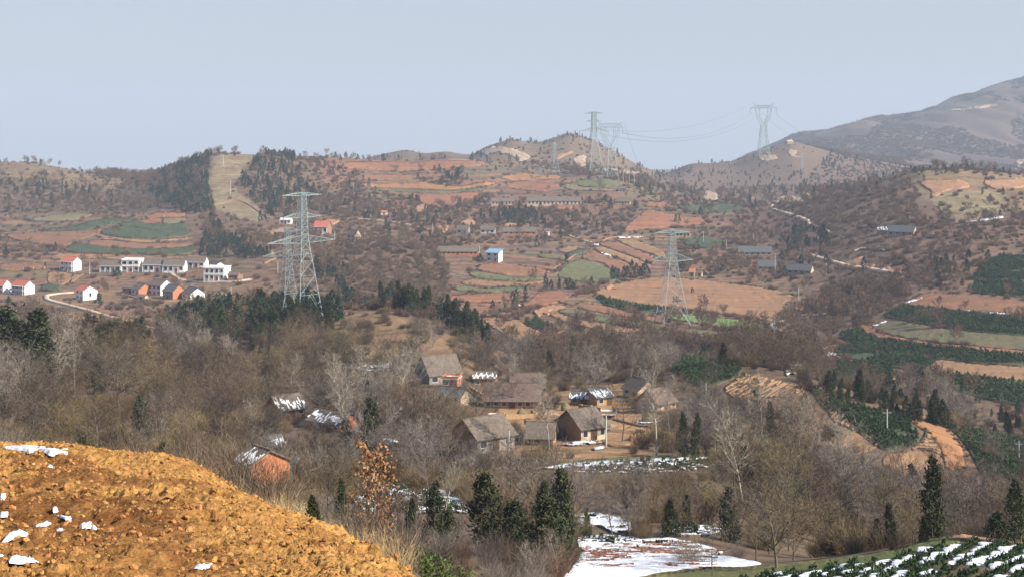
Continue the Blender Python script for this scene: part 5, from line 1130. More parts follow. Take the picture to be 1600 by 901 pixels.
for a, b_, lab in [((1386,), (1592,), 'thin wire from the white tea-hill pole to the right edge pole'), ((1103,), (1386,), 'thin wire crossing the near tea hill to the white pole')]:
    cable(PL[a[0]]-Vector((0,0,.3)), PL[b_[0]]-Vector((0,0,.3)), 2.2, lab, .022, group='thin wires between the poles')
# ------------------------------------------------------------------ scatter (after fields, snow and buildings have claimed their ground)
clear_masks()
KEEP = [ # parts of the picture where the view past the nearer plants is open: (x0, y0, x1, y1, share of nearer plants left out)
 (740,395,1235,531,.92), (1240,430,1300,500,.5), (430,600,560,680,.5), (345,688,455,752,.97), (436,615,535,682,.9), (655,552,765,612,.85), (735,600,870,645,.85), (740,655,880,706,.92), (890,640,1000,700,.95), (890,610,1000,640,.7), (1025,612,1065,640,.8),
 (885,802,1190,905,.97), (850,715,1110,738,.95), (1130,583,1262,622,.93), (1262,600,1440,705,.85), (1300,670,1375,712,.9), (1400,648,1512,735,.9), (1200,838,1600,905,.99), (540,758,740,808,.8), (540,685,622,696,.6),
 (1450,655,1600,745,.7), (545,690,625,880,.93), (730,745,905,800,.6), (0,400,400,470,.5), (1020,430,1085,512,.85), (430,380,512,480,.7), (1040,562,1160,600,.85), (1270,500,1600,640,.55), (560,568,610,584,.8), (1200,728,1235,889,.8), (340,620,560,760,.55), (60,455,250,516,.6), (1120,600,1170,790,.5)]
def open_view(px, pb, y, hgt, wid, seed=0):
    rg = np.random.default_rng(seed+77); top = pb-hgt*F/y; hw = wid*F/y/2; ok = np.ones(len(px), bool); shr = np.ones(len(px))
    for (a, b_, c, d, p) in KEEP+HK:
        hit = (px+hw > a) & (px-hw < c) & (top < d-2) & (pb > d-1)
        hit &= rg.random(len(px)) < p; s = np.clip((pb-(d-2))/np.maximum(pb-top, .01), 0, 1); shr = np.where(hit, np.minimum(shr, s), shr)
    return shr > .38, shr
SHR = [None]
HK = [tuple(h) for h in HOUSE_KEEP]
def sample(kind, D0, D1, mult=1.0, seed=0, hgt=None, wid=2.0, fade=None):
    rg = np.random.default_rng(seed+hash(kind) % 1 + 11); mx = DEN[kind].max()*mult
    a = 1680/F; area = a*(D1**2-D0**2)/2; n = int(area*mx/100)
    y = np.sqrt(rg.uniform(D0**2, D1**2, n)); px = rg.uniform(-40, 1640, n); x = (px-CX)/F*y; z = H(x, y); py = HY-F*z/y
    c = np.clip(_col(px).round().astype(int), 0, len(PXC)-1); r = np.clip(np.searchsorted(DR, y)-1, 0, len(DR)-1); run = RUN[r, c]
    vis = py-run < np.where(y < 150, 170, 26 if D1 < 600 else 10)
    pr = np.minimum(py, run)
    i = np.clip((pr/2).astype(int), 0, HH-1); j = np.clip((px/2).astype(int), 0, HW-1)
    ok = vis & (pr > 95) & (pr < 1010) & (rg.random(n) < DEN[kind][i, j]*mult/mx)
    # clustering
    ok &= rg.random(n) < np.clip(.25+1.7*fbm(x/18, y/18, 33, 3)**1.2, 0, 1)
    hh = np.full(len(y), hgt) if fade is None else np.interp(y, fade[0], fade[1])*hgt
    k2, shr = open_view(px, py, y, hh, wid*hh/hgt, seed); ok &= k2
    SHR[0] = shr[ok]
    return np.stack([x, y, z], -1)[ok], px[ok], pr[ok]
ZONES = [
 (0,110,540,700,'in the dark grove at the left edge'), (110,330,480,660,'in the wood left of the knoll'), (330,560,440,560,'on the knoll around the big pylon'),
 (560,800,440,580,'on the grassy side of the knoll'), (0,330,620,760,'behind the ploughed orange bank'), (330,620,560,760,'around the orange brick house'),
 (620,760,560,760,'between the brick house and the village'), (760,1030,560,740,'among the village farmhouses'), (1030,1200,560,740,'right of the village'),
 (1200,1640,560,690,'in the hollow behind the tea hill'), (1200,1640,690,860,'in the wood above the snowy tea rows'), (950,1200,740,860,'behind the snow field'),
 (620,950,740,905,'in the brush left of the snow field'), (300,620,740,905,'beyond the edge of the ploughed bank'), (1150,1640,400,560,'in the tree belt beside the right-hand fields'),
 (700,1150,470,600,'at the foot of the valley fields')]
def zone(px, py):
    for a, b, c, d, t in ZONES:
        if a <= px < b and c <= py < d: return t
    if px < 340: return 'on the far left slopes'
    if px < 700: return 'on the slope left of the centre'
    if px < 1100: return 'on the central farmland slope'
    return 'on the right-hand hillside'
def subzone(px, py):
    for a, b, c, d, t in ZONES:
        if a <= px < b and c <= py < d:
            i = min(int((px-a)/(b-a)*3.999), 3); j = min(int((py-c)/(d-c)*2.999), 2)
            return ', '+['top', 'middle', 'bottom'][j]+[' far left', ' left', ' right', ' far right'][i]
    return ', '+('upper' if py < 330 else 'middle' if py < 420 else 'lower')+' '+['far left', 'left', 'centre left', 'centre', 'centre right', 'right', 'far right'][int(max(px, 0)//57) % 7]
def plant(nm, mats_kit, i, x, y, z, s, label, cat, group, parts=True, tilt=0):
    T, C, hh = mats_kit[i % len(mats_kit)]
    if parts and T is not None:
        r = bpy.data.objects.new(nm, None); SC.collection.objects.link(r)
        for pn, me in (('trunk', T), ('crown', C)):
            q = bpy.data.objects.new(pn, me); link(q, r)
    else:
        r = bpy.data.objects.new(nm, C); SC.collection.objects.link(r)
    r.location = (x, y, z); r.scale = (s, s, s*random.uniform(.92, 1.1)); r.rotation_euler = (random.gauss(0, .03)+tilt, random.gauss(0, .03), random.uniform(0, 6.28))
    return tag(r, label, cat, group)
SIZE = {'bare': (.62, 1.12), 'conif': (.55, 1.1), 'bush': (.6, 1.25)}
def scl(n, a, b, seed): return np.random.default_rng(seed).uniform(a, b, n)
TF = ([30, 60, 110, 160, 220], [.16, .30, .52, .72, 1.0])
# bare trees, near
P, PX, PY = sample('bare', 45, 430, 1.0, 1, 8.0, 5.0, TF); o = np.argsort(P[:, 1]); P, PX, PY = P[o], PX[o], PY[o]
kinds = np.where(fbm(P[:, 0]/30, P[:, 1]/30, 8) > .64, 2, np.where(fbm(P[:, 0]/24, P[:, 1]/24, 9) > .5, 1, 0))
S = scl(len(P), .68, 1.22, 2)*np.interp(P[:, 1], *TF)*SHR[0][o]
inview = (PX > -10) & (PX < 1610); nin = 0; rest = []
KN = ['bare', 'grey', 'straw']; KT = ['bare brown tree', 'bare grey twiggy tree', 'straw-coloured bare tree']
for k in range(len(P)):
    if nin < 285 and inview[k]:
        nin += 1; q = kinds[k]; zt = zone(PX[k], PY[k]); sb = subzone(PX[k], PY[k]); sz = 'small ' if S[k] < .5 else 'tall ' if S[k] > .85 else ''
        plant('bare_tree', KIT[KN[q]], k, *P[k], S[k], sz+KT[q]+' '+zt+sb, 'tree', 'bare trees '+zt)
    else: rest.append(k)
rest = np.array(rest)
for q in range(3):
    rr = rest[kinds[rest] == q]
    gn_scatter('bare_wood', [m_[1] for m_ in KIT[KN[q]]], P[rr], S[rr], 'leafless wood of '+['brown', 'grey', 'straw-coloured'][q]+' trees filling the near valley', 3+q)
# pale poplars standing out of the near woods
Q, QX, QY = sample('bare', 130, 420, .04, 41, 12.0, 4.0, TF); sq = scl(len(Q), .55, .95, 42)*SHR[0]*np.interp(Q[:, 1], *TF)
for k in range(len(Q)):
    zt = zone(QX[k], QY[k]); plant('poplar_tree', KIT['poplar'], k, *Q[k], sq[k], ('short ' if sq[k] < .6 else 'tall ' if sq[k] > .78 else '')+'pale-barked bare poplar '+zt+subzone(QX[k], QY[k]), 'tree', 'poplars '+zt)
P, PX, PY = sample('bare', 430, 1650, 1.3, 2, 6.5, 4.5)
gn_scatter('far_wood', [m_[1] for m_ in KIT['farbare']], P, scl(len(P), .55, 1.1, 5)*SHR[0], 'leafless trees scattered over the far slopes', 6)
# conifers
P1, a1, b1 = sample('conif', 70, 430, 1.0, 4, 6.0, 2.6); SH1 = SHR[0]; P2, a2, b2 = sample('conif', 430, 2300, 1.0, 5, 5.0, 2.6)
P2 = P2
CL = []   # hand-placed rows of cedars: (line, spacing px, height m)
for line, sp, hm in [
 ([(700,497),(725,515),(745,530),(762,548)],4,8), ([(540,478),(562,478)],6,7.5), ([(572,480),(600,480)],6,7), ([(606,480),(612,481)],4,10), ([(620,485),(650,492),(700,505)],4.5,7),
 ([(690,500),(740,540)],4.5,8),
 ([(957,437),(975,435),(1000,432),(1014,430)],6,7), ([(853,452),(892,450)],10,6), ([(822,462),(828,458)],8,6), ([(800,470),(806,468)],6,6), ([(780,490),(800,480)],12,4),
 ([(1082,457),(1084,458)],5,4), ([(1040,330),(1048,329)],6,4.5), ([(1056,347),(1066,346)],7,5), ([(713,277),(716,277)],3,8),
 ([(1448,266),(1455,266),(1462,265),(1475,266),(1490,266)],5,4),
 ([(0,262),(1,262)],5,6), ([(455,250),(470,248)],6,6), ([(418,247),(422,247)],5,7),
 ([(1340,622),(1350,628)],6,5), ([(1380,640),(1395,648),(1410,655),(1440,660)],9,4.5), ([(1455,660),(1480,668)],8,6), ([(1290,615),(1330,630)],10,4.5)]:
    p = spline(line, 1.0, False); k = 0
    while k < len(p): CL.append((p[k][0]+random.uniform(-1.5, 1.5), p[k][1]+random.uniform(-.8, .8), hm*random.uniform(.75, 1.2))); k += max(int(sp*random.uniform(.7, 1.3)), 1)
# cypresses on the sky lines
for line, sp, hm in [([(760,232),(800,220),(850,224),(885,212),(905,213),(935,225),(960,240),(1000,262),(1035,277)],5,3.6), ([(590,243),(640,236),(660,240)],6,3.5), ([(1060,270),(1090,258),(1150,256),(1200,236),(1260,222)],8,3), ([(1300,208),(1350,192),(1440,182),(1500,157),(1600,126)],7,4)]:
    p = spline(line, 1.0, False); k = 0
    while k < len(p):
        CL.append((p[k][0], p[k][1]+1.5, hm*random.uniform(.5, 1.2))); k += max(int(sp*random.uniform(.4, 1.8)), 1)
nin = 0
for (px, py, hm) in CL:
    v = at(px, py)
    if v.y > 1600: continue
    kt = KIT['cedar'] if v.y < 560 else KIT['farcedar']; zt = zone(px, py)
    plant('cedar_tree', kt, random.randrange(3), v.x, v.y, v.z, hm/7.2, ('short ' if hm < 5 else 'tall ' if hm > 6.6 else '')+'pointed cedar in a row '+zt+subzone(px, py), 'tree', 'cedar rows '+zt, v.y < 560); nin += 1
sk = [at(px, py) for px, py, hm in CL if at(px, py).y > 1600]; sh = [hm/7.2 for px, py, hm in CL if at(px, py).y > 1600]
gn_scatter('skyline_trees', [m_[1] for m_ in KIT['farcedar']], [tuple(v) for v in sk], sh, 'tiny dark trees dotted along the farthest ridge lines', 9)
o = np.argsort(P1[:, 1]); P1, a1, b1 = P1[o], a1[o], b1[o]
S1 = scl(len(P1), .6, 1.1, 6)*np.interp(P1[:, 1], [50, 110, 200, 330, 400], [.45, .8, 1.0, 1.0, 1.15])*SH1[o]*np.where((a1 > 1190) & (P1[:, 1] > 300), .62, 1.0); rest = []
for k in range(len(P1)):
    if nin < 295:
        nin += 1; zt = zone(a1[k], b1[k]); plant('cedar_tree', KIT['cedar'], k, *P1[k], S1[k], ('short ' if S1[k] < .7 else 'tall ' if S1[k] > .95 else '')+'dark green cedar '+zt+subzone(a1[k], b1[k]), 'tree', 'cedars '+zt)
    else: rest.append(k)
if rest: gn_scatter('cedar_wood', [m_[1] for m_ in KIT['cedar']], P1[rest], S1[rest], 'dark cedars crowding the knoll', 12)
gn_scatter('far_cedar_wood', [m_[1] for m_ in KIT['farcedar']], P2, scl(len(P2), .5, 1.05, 7), 'blue-green cedar woods on the far slopes', 13)
# brush and thickets
P, PX, PY = sample('bush', 26, 120, 1.3, 6, 1.7, 2.0, ([20, 45, 80, 110], [.35, .6, .85, 1.0]))
gn_scatter('brush', [m_[1] for m_ in KIT['brush']], P, scl(len(P), .5, 1.1, 8)*np.interp(P[:, 1], [20, 45, 80, 110], [.25, .42, .65, .8])*SHR[0], 'tangled leafless brush just beyond the ploughed bank', 14, tilt=.12)
P, PX, PY = sample('bush', 120, 430, 1.3, 7, 2.4, 3.0)
gn_scatter('thicket', [m_[1] for m_ in KIT['fine']], P, scl(len(P), .45, 1.1, 9)*SHR[0], 'brown thickets between the near trees', 15, tilt=.1)
P, PX, PY = sample('bush', 430, 2300, 1.5, 8, 2.0, 4)
gn_scatter('hillside_scrub', [m_[1] for m_ in KIT['scrub']], P, scl(len(P), .35, 1.05, 10)*SHR[0], 'brown scrub covering the hillsides', 16, tilt=.1)
# scrub on the far mountain
n = 26000; y = np.sqrt(RNG.uniform(2350**2, 4300**2, n)); px = RNG.uniform(1120, 1640, n); x = (px-CX)/F*y; z = H(x, y); ok = (HY-F*z/y < RUN[np.clip(np.searchsorted(DR, y)-1, 0, len(DR)-1), np.clip(_col(px).round().astype(int), 0, len(PXC)-1)]+4) & (fbm(x/160, y/400, 61) > .44)
gn_scatter('mountain_scrub', [m_[1] for m_ in KIT['far_dots']], np.stack([x, y, z], -1)[ok], RNG.uniform(1.2, 3.0, ok.sum()), 'low brown scrub covering the far mountain', 19)
# weeds and hedges along the terrace edges
E = []
for (m_, poly, lab) in FIELDS:
    for q in spline(poly, 3.2, True, 1.2):
        v = at(*q)
        if v.y < 260 or vn(v.x/14, v.y/14, 51) < .42 or random.random() < .35: continue
        E.append((v.x+random.gauss(0, .6), v.y+random.gauss(0, 1.2), v.z))
E = np.array(E); gn_scatter('terrace_edge_scrub', [m_[1] for m_ in KIT['far_dots']], E, RNG.uniform(.25, .8, len(E))*np.interp(E[:, 1], [260, 500, 1000], [.5, .8, 1.1]), 'low dark weeds and hedges along the edges of the terraces', 18)
# tea bushes on the dark green fields nearer than the pylon
pts = []
for (m_, poly, lab) in FIELDS:
    if m_ != 'dark': continue
    D = hitD(*np.mean(poly, 0))
    if D > 760: continue
    b = np.array(poly, float); P = [at(*q) for q in spline(poly, 12)]
    x0, x1 = min(p.x for p in P), max(p.x for p in P); y0, y1 = min(p.y for p in P), max(p.y for p in P)
    gapy = 1.5 if D < 400 else 2.4; gapx = .95 if D < 400 else 1.5
    gx, gy = np.meshgrid(np.arange(x0, x1, gapx), np.arange(y0, y1, gapy)); gx = gx.ravel(); gy = gy.ravel()
    gx = gx+RNG.normal(0, .2, gx.size); gy = gy+(fbm(gx/25, gy*0+gy/60, 5)-.5)*8+RNG.normal(0, .12, gx.size)
    z = H(gx, gy); px, py = proj(gx, gy, z)
    ok = inpoly(b, px, py) & (vn(gx/7, gy/7, 12) > .16) & (RNG.random(gx.size) < .92)
    pts += list(zip(gx[ok], gy[ok], z[ok]+.45))
pts = np.array(pts); gn_scatter('tea_bushes', [m_[1] for m_ in KIT['tea']], pts, scl(len(pts), .8, 1.35, 11)*np.interp(pts[:, 1], [300, 420, 760], [.9, 1.2, 1.7]), 'rows of dark green tea bushes on the right-hand fields', 17)
# ------------------------------------------------------------------ single plants one can point to
def solo(kt, i, px, py, top, label, cat='tree', nm='bare_tree', D=None, wide=1.0, tilt=0):
    v = at(px, py, D); hh = KIT[kt][i][2]; s = (py-top)*v.y/F/hh
    r = plant(nm, KIT[kt], i, v.x, v.y, v.z, s, label, cat, None); r.scale = (s*wide, s*wide, s); r.rotation_euler = (0, R(tilt), random.uniform(0, 6.28) if not tilt else 0); return r
for a in [
 ('poplar',0,542,716,562,'tall pale-trunked poplar in front of the snow band behind the brick house'), ('poplar',1,560,648,545,'pale poplar left of the thin snow patch on the knoll'), ('poplar',2,622,640,540,'spreading pale poplar right of the thin snow patch on the knoll'),
 ('poplar',0,858,708,590,'tall pale poplar between the grey shed and the yellow-walled house'), ('poplar',1,1026,712,585,'dense upright poplar at the right end of the village'), ('poplar',2,1162,800,640,'leaning pale tree with wide branches behind the snow field'),
 ('poplar',2,366,592,528,'pale tree with spread branches left of the knoll cedars'), ('poplar',0,116,618,505,'thin pale trunk rising beside the left cedars'), ('poplar',1,92,640,520,'second thin pale trunk near the left edge'),
 ('poplar',2,1190,694,596,'pale forked tree in front of the dark conifers on the near hill'), ('poplar',0,1232,705,612,'slim pale tree left of the bare tan patch'), ('poplar',1,1248,712,620,'slim pale tree, second left of the bare tan patch'),
 ('poplar',0,1282,728,640,'slim pale tree right beside the bare tan patch'), ('poplar',2,1322,800,650,'pale tree with upswept branches in the right wood'), ('poplar',1,1303,805,670,'pale tree just left of the upswept one in the right wood'),
 ('poplar',0,1430,845,720,'thin curved pale trunk near the crest above the tea rows'), ('poplar',1,800,612,556,'pale poplar behind the brown-roofed barn'), ('poplar',0,985,600,540,'slim poplar above the pale gable'),
 ('grey',2,1214,889,728,'broad walnut tree with a thick short trunk beside the tea rows'), ('grey',0,1113,902,822,'small bare tree at the edge of the snow field'),
 ('bare',3,512,815,706,'dark crooked bare tree behind the ploughed bank'), ('poplar',2,694,812,722,'pale bare tree standing on the snow-streaked slope'), ('grey',1,958,846,770,'dark bare tree in front of the snow patch'), ('grey',2,985,842,768,'spreading bare tree at the back of the snow field'),
 ('bare',0,800,640,580,'dark bare tree in front of the long brown farmhouse',), ('bare',3,742,665,585,'dark bare tree at the left end of the ochre yard'), ('bare',1,972,690,610,'bare tree beside the yellow-walled house'),
 ('poplar',2,873,905,826,'pale many-stemmed bare tree at the left edge of the snow field'), ('straw',0,440,600,548,'yellowish willow-like tree below the knoll cedars'), ('straw',1,400,660,585,'rounded straw-coloured tree left of the snowy roofs'),
]: solo(*a)
for a in [
 ('cedar',3,775,872,742,'tall dark cedar leaning left in the brush beyond the bank',1.25,9), ('cedar',3,812,880,785,'dark cedar in the middle of the foreground brush',1.5,6), ('cedar',3,862,895,782,'broad dark cedar left of the snow field',1.5,4),
 ('cedar',2,1140,846,765,'dark cedar behind the small bare tree by the snow field',.8,0), ('cedar',0,1456,842,718,'tallest dark cedar above the tea rows',.75,0), ('cedar',1,1393,858,788,'slim dark cedar in the right wood',.8,0),
 ('cedar',2,1368,858,812,'round dark cedar bush right of centre in the right wood',1.0,0), ('cedar',2,1290,850,780,'dark cedar behind the walnut tree',.8,0), ('cedar',2,1444,848,808,'short dark cedar left of the tallest one',.8,0),
 ('cedar',3,1586,852,752,'big dark cedar at the right edge',.9,0), ('cedar',2,1558,850,800,'round dark cedar left of the one at the right edge',1.4,0), ('cedar',2,1512,826,782,'small dark cedar on the crest at the right',1.2,0),
 ('cedar',2,1050,838,780,'dark cedar at the back of the snow field, left of a pair',.9,0), ('cedar',0,1072,836,772,'dark cedar at the back of the snow field, right of a pair',.8,0), ('cedar',2,918,838,788,'grey-green cedar stub in front of the snow patch',.5,0),
 ('cedar',0,534,826,752,'slender cedar right of the crooked bare tree',.7,0), ('cedar',2,490,838,778,'bushy cedar beyond the ploughed bank',.9,0), ('cedar',1,600,850,790,'dark cedar behind the brown-leaved sapling',.9,0), ('cedar',1,640,850,782,'cedar right of the brown-leaved sapling',.8,0), ('cedar',2,700,862,800,'low cedar between the sapling and the leaning cedar',1.0,0),
 ('cedar',0,1067,716,648,'left of two pointed conifers right of the village',.75,0), ('cedar',1,1087,718,648,'right of two pointed conifers right of the village',.7,0), ('cedar',3,1182,668,606,'dark conifer on the near hill, left of a pair',.8,0), ('cedar',0,1203,690,630,'dark conifer on the near hill, right of a pair',.8,0),
 ('cedar',3,12,622,484,'huge dark cedar at the left edge',1.5,0), ('cedar',1,42,626,488,'second huge dark cedar from the left edge',1.4,0), ('cedar',3,66,640,520,'drooping dark cedar, third from the left edge',1.3,0), ('cedar',2,135,590,500,'dark cedar on the far side of the left wood',1.5,0), ('cedar',2,172,585,505,'round-topped cedar right of the two pale trunks',1.0,0), ('cedar',2,208,592,508,'dark cedar below the end of the white road',1.5,0),
 ('farcedar',0,1243,378,350,'dark tree left of the pale roofless-looking house',1.2,0), ('farcedar',1,1286,376,352,'dark tree right of the pale roofless-looking house',1.0,0), ('farcedar',1,750,411,397,'round dark tree left of the blue-roofed house',1.4,0), ('farcedar',1,184,432,418,'dark bushy tree in front of the left white cottage',1.8,0),
]:
    solo(*a[:6], nm='cedar_tree', wide=a[6], tilt=-a[7])
# sapling still carrying its dead leaves
def sapling():
    D = 34.0; px, py, top = 579, 905, 700; x = (px-CX)/F*D; z = -(py-HY)/F*D; hh = (py-top)*D/F; gz = float(H(x, D))
    root = bpy.data.objects.new('oak_sapling', None); SC.collection.objects.link(root); root.location = (x, D, gz); tag(root, 'young oak still covered in dead orange-brown leaves at the edge of the bank', 'tree')
    h = z+hh-gz; rg = random.Random(5); T = MB(); Lf = MB()
    P = [Vector((0, 0, -.3))]
    for i in range(8): P.append(P[-1]+Vector((rg.gauss(0.01, .03), rg.gauss(0, .03), (h*.97+.3)/8)))
    for i in range(8): T.tube(P[i], P[i+1], .045*(1-i/9.5), .045*(1-(i+1)/9.5), 6)
    T.build('trunk', M['pale_bark'], root); B = MB()
    for k in range(60):
        t = .25+.75*(k+.5)/60; i = min(int(t*8), 7); p = P[i].lerp(P[i+1], t*8-i); a = k*2.4+rg.uniform(-.4, .4); L = h*.26*(1.25-.8*t)*rg.uniform(.7, 1.2)
        d = Vector((math.cos(a), math.sin(a), 1.0)).normalized(); e = p+d*L; B.tube(p, e, .010, .004, 3)
        for j in range(34):
            q = p.lerp(e, rg.uniform(.15, 1.1))+rv(rg)*rg.uniform(0, .13); u = rv(rg, -.6); s = u.cross(rv(rg)).normalized(); l = rg.uniform(.045, .085)
            Lf.quad(q-s*.4*l, q+u*l*.5-s*.5*l, q+u*l*1.2, q+s*.45*l+u*l*.4)
    B.build('branches', M['bark'], root); Lf.build('leaves', M['leaf_dead'], root)['kind'] = 'stuff'
sapling()
# ------------------------------------------------------------------ the ploughed bank in the foreground
M['bankearth'] = mat('golden_ploughed_earth', (0,0,0), (.36,.185,.06), 1.6, bump=.06, bscale=22, attr=True, rough=.95, spec=.1)
def worley(x, y, s):
    ix = np.floor(x); iy = np.floor(y); best = np.full(np.shape(x), 9.0); hv = np.zeros(np.shape(x))
    for dx in (-1, 0, 1):
        for dy in (-1, 0, 1):
            cx = ix+dx; cy = iy+dy; qx = cx+.15+.7*_h(cx, cy, s); qy = cy+.15+.7*_h(cx, cy, s+7); d = (x-qx)**2+(y-qy)**2
            m_ = d < best; best = np.where(m_, d, best); hv = np.where(m_, _h(cx, cy, s+13), hv)
    return best, hv
def bank_disp(x, y):
    wx = x+(fbm(x*2.2, y*2.2, 91)-.5)*.5; wy = y+(fbm(x*2.2+5, y*2.2, 92)-.5)*.5
    px = CX+F*x/y; calm = np.clip(1.2-abs(px-150)/260, 0, 1)*np.clip((18-y)/4, 0, 1)*np.clip(fbm(x/1.3, y/1.3, 77)*2.6-.7, 0, 1)
    z = (fbm(x/1.6, y/1.6, 71, 3)-.5)*.26+(.5-abs(fbm(x/.28, y/.28, 72, 5)-.5)*2)*.11-.03
    for c, a, s in ((.34, .035, 1), (.15, .030, 2), (.07, .019, 3), (.036, .010, 4)):
        d, hv = worley(wx/c+s*3.1, wy/c, s*31); z = z+a*np.clip(1-d*1.9, 0, 1)**.7*(.15+hv*1.1)*(1-.65*calm)
    z = z+(fbm(x*14, y*14, 55, 3)-.5)*.03
    return z-.02, calm
def bank():
    pxs = np.arange(-140, 760, 2.1); ds = np.exp(np.arange(math.log(7.6), math.log(27), .0026)); PX_, D_ = np.meshgrid(pxs, ds)
    X = (PX_-CX)/F*D_; z, calm = bank_disp(X, D_); Zb = H(X, D_)
    crest = np.interp(PX_, [-140, 0, 100, 200, 300, 400, 500, 620, 760], [24.5, 23.5, 22.4, 21, 18.4, 16, 14, 11.6, 10.4])
    e = np.clip((crest*1.10-D_)/(crest*.10), 0, 1); e = e*np.clip((PX_+140)/20, 0, 1)*np.clip((D_-7.6)/.5, 0, 1)*np.clip((740-PX_)/60, 0, 1)
    Z = Zb+.05+np.maximum(z, -.03)*e-.35*(1-e)
    g = np.array([.47, .25, .075]); dk = np.array([.19, .08, .026]); lt = np.array([.60, .36, .14])
    n1 = fbm(X/1.1, D_/1.1, 61, 4); n2 = vn(X*7, D_*7, 62)
    py = HY-F*Z/D_
    damp = np.clip(np.maximum(calm*2.0, (fbm(X/.8, D_/1.6, 66, 4)-.58)*4), 0, 1)
    jx = PX_+(n1-.5)*160; jy = py+(n1-.5)*70
    for poly in ([(-20,770),(60,760),(130,790),(230,815),(330,850),(360,880),(200,885),(100,850),(-20,840)], [(60,700),(150,720),(200,760),(100,765),(40,740)], [(100,790),(160,770),(180,800)]): damp = np.maximum(damp, inpoly(poly, jx, jy)*.9)
    c = g[None, None, :]*(1-damp[..., None])+dk*damp[..., None]
    c = c*(1-.35*np.clip((n2-.5)*2, 0, 1)[..., None])+lt*.35*np.clip((n2-.5)*2, 0, 1)[..., None]*(1-damp[..., None]*.7)
    nr, nc = X.shape; idx = np.arange(nr*nc).reshape(nr, nc); fa = np.stack([idx[:-1, :-1], idx[:-1, 1:], idx[1:, 1:], idx[1:, :-1]], -1).reshape(-1, 4)
    o = obj('ploughed_bank', mesh_np('ploughed_bank', np.stack([X, D_, Z], -1).reshape(-1, 3), fa, [M['bankearth']], False, col=c.reshape(-1, 3)))
    tag(o, 'bank of freshly ploughed golden-orange earth in the left foreground', kind='structure')
bank()
def clod(seed):
    rg = random.Random(seed); import bmesh
    b = bmesh.new(); bmesh.ops.create_icosphere(b, subdivisions=2, radius=1)
    s = (rg.uniform(.8, 1.3), rg.uniform(.8, 1.2), rg.uniform(.55, .8))
    for v in b.verts:
        n = v.co.copy(); k = 1+.55*(float(vn(n.x*1.7+seed, n.y*1.7+n.z*2.3, seed))-.5)+.35*(float(vn(n.x*4+seed, n.y*4+n.z*5, seed+9))-.5); v.co = Vector((n.x*k*s[0], n.y*k*s[1], n.z*k*s[2]))
    me = bpy.data.meshes.new('clod'); b.to_mesh(me); b.free(); me.materials.append(M['clod']); return me
M['clod'] = mat('clod_earth', (.42,.21,.062), (.30,.14,.042), 4, c3=(.48,.27,.10), bump=.03, bscale=30, rnd=.25)
n = 9000; yy = RNG.uniform(8.2, 24, n); pp = RNG.uniform(-60, 640, n); xx = (pp-CX)/F*yy
cr = np.interp(pp, [-140, 0, 100, 200, 300, 400, 500, 620, 760], [24.5, 23.5, 22.4, 21, 18.4, 16, 14, 11.6, 10.4])
zz, calm = bank_disp(xx, yy); ok = (yy < cr*1.03) & (RNG.random(n) > calm*.8) & (fbm(xx/1.2, yy/1.2, 44) > .34)
xx, yy, zz = xx[ok], yy[ok], zz[ok]
gn_scatter('clods', [clod(i) for i in range(5)], np.stack([xx, yy, H(xx, yy)+.05+np.maximum(zz, -.03)+.005], -1), .007+.026*RNG.random(len(xx))**3, 'loose clods of orange earth strewn over the ploughed bank', 21, tilt=.6)
def bank_snow(poly, label, th=.007):
    b = spline(poly, 3, True, 1.5); x0, y0 = b.min(0); x1, y1 = b.max(0); gx, gy = np.meshgrid(np.arange(x0+1, x1, 3), np.arange(y0+.7, y1, 1.6)); gx, gy = gx.ravel(), gy.ravel(); k = inpoly(b, gx, gy)
    pts = [Vector(q) for q in b]+[Vector(q) for q in zip(gx[k], gy[k])]; res = delaunay_2d_cdt(pts, [(i, (i+1) % len(b)) for i in range(len(b))], [], 1, 1e-4); W = []
    for v in res[0]:
        # meet the ray with the lumpy bank
        D = hitD(v.x, v.y)*.985; x = (v.x-CX)/F*D
        dd = np.array([-.12, 0, .12]); xs, ys = np.meshgrid(x+dd, D+dd); z = float((H(xs, ys)+.05+np.maximum(bank_disp(xs, ys)[0], -.03)).mean())
        e = min(np.hypot(*(b-np.array([v.x, v.y])).T).min()/4, 1); W.append((x, D, z+.035+th*(e**.5)+.012*float(vn(x*9, D*9, 5))-.03*(1-e)))
    o = obj('snow_patch', mesh_np('snow_patch', W, [list(f) for f in res[2]], [M['snow']], True)); tag(o, label, kind='structure')
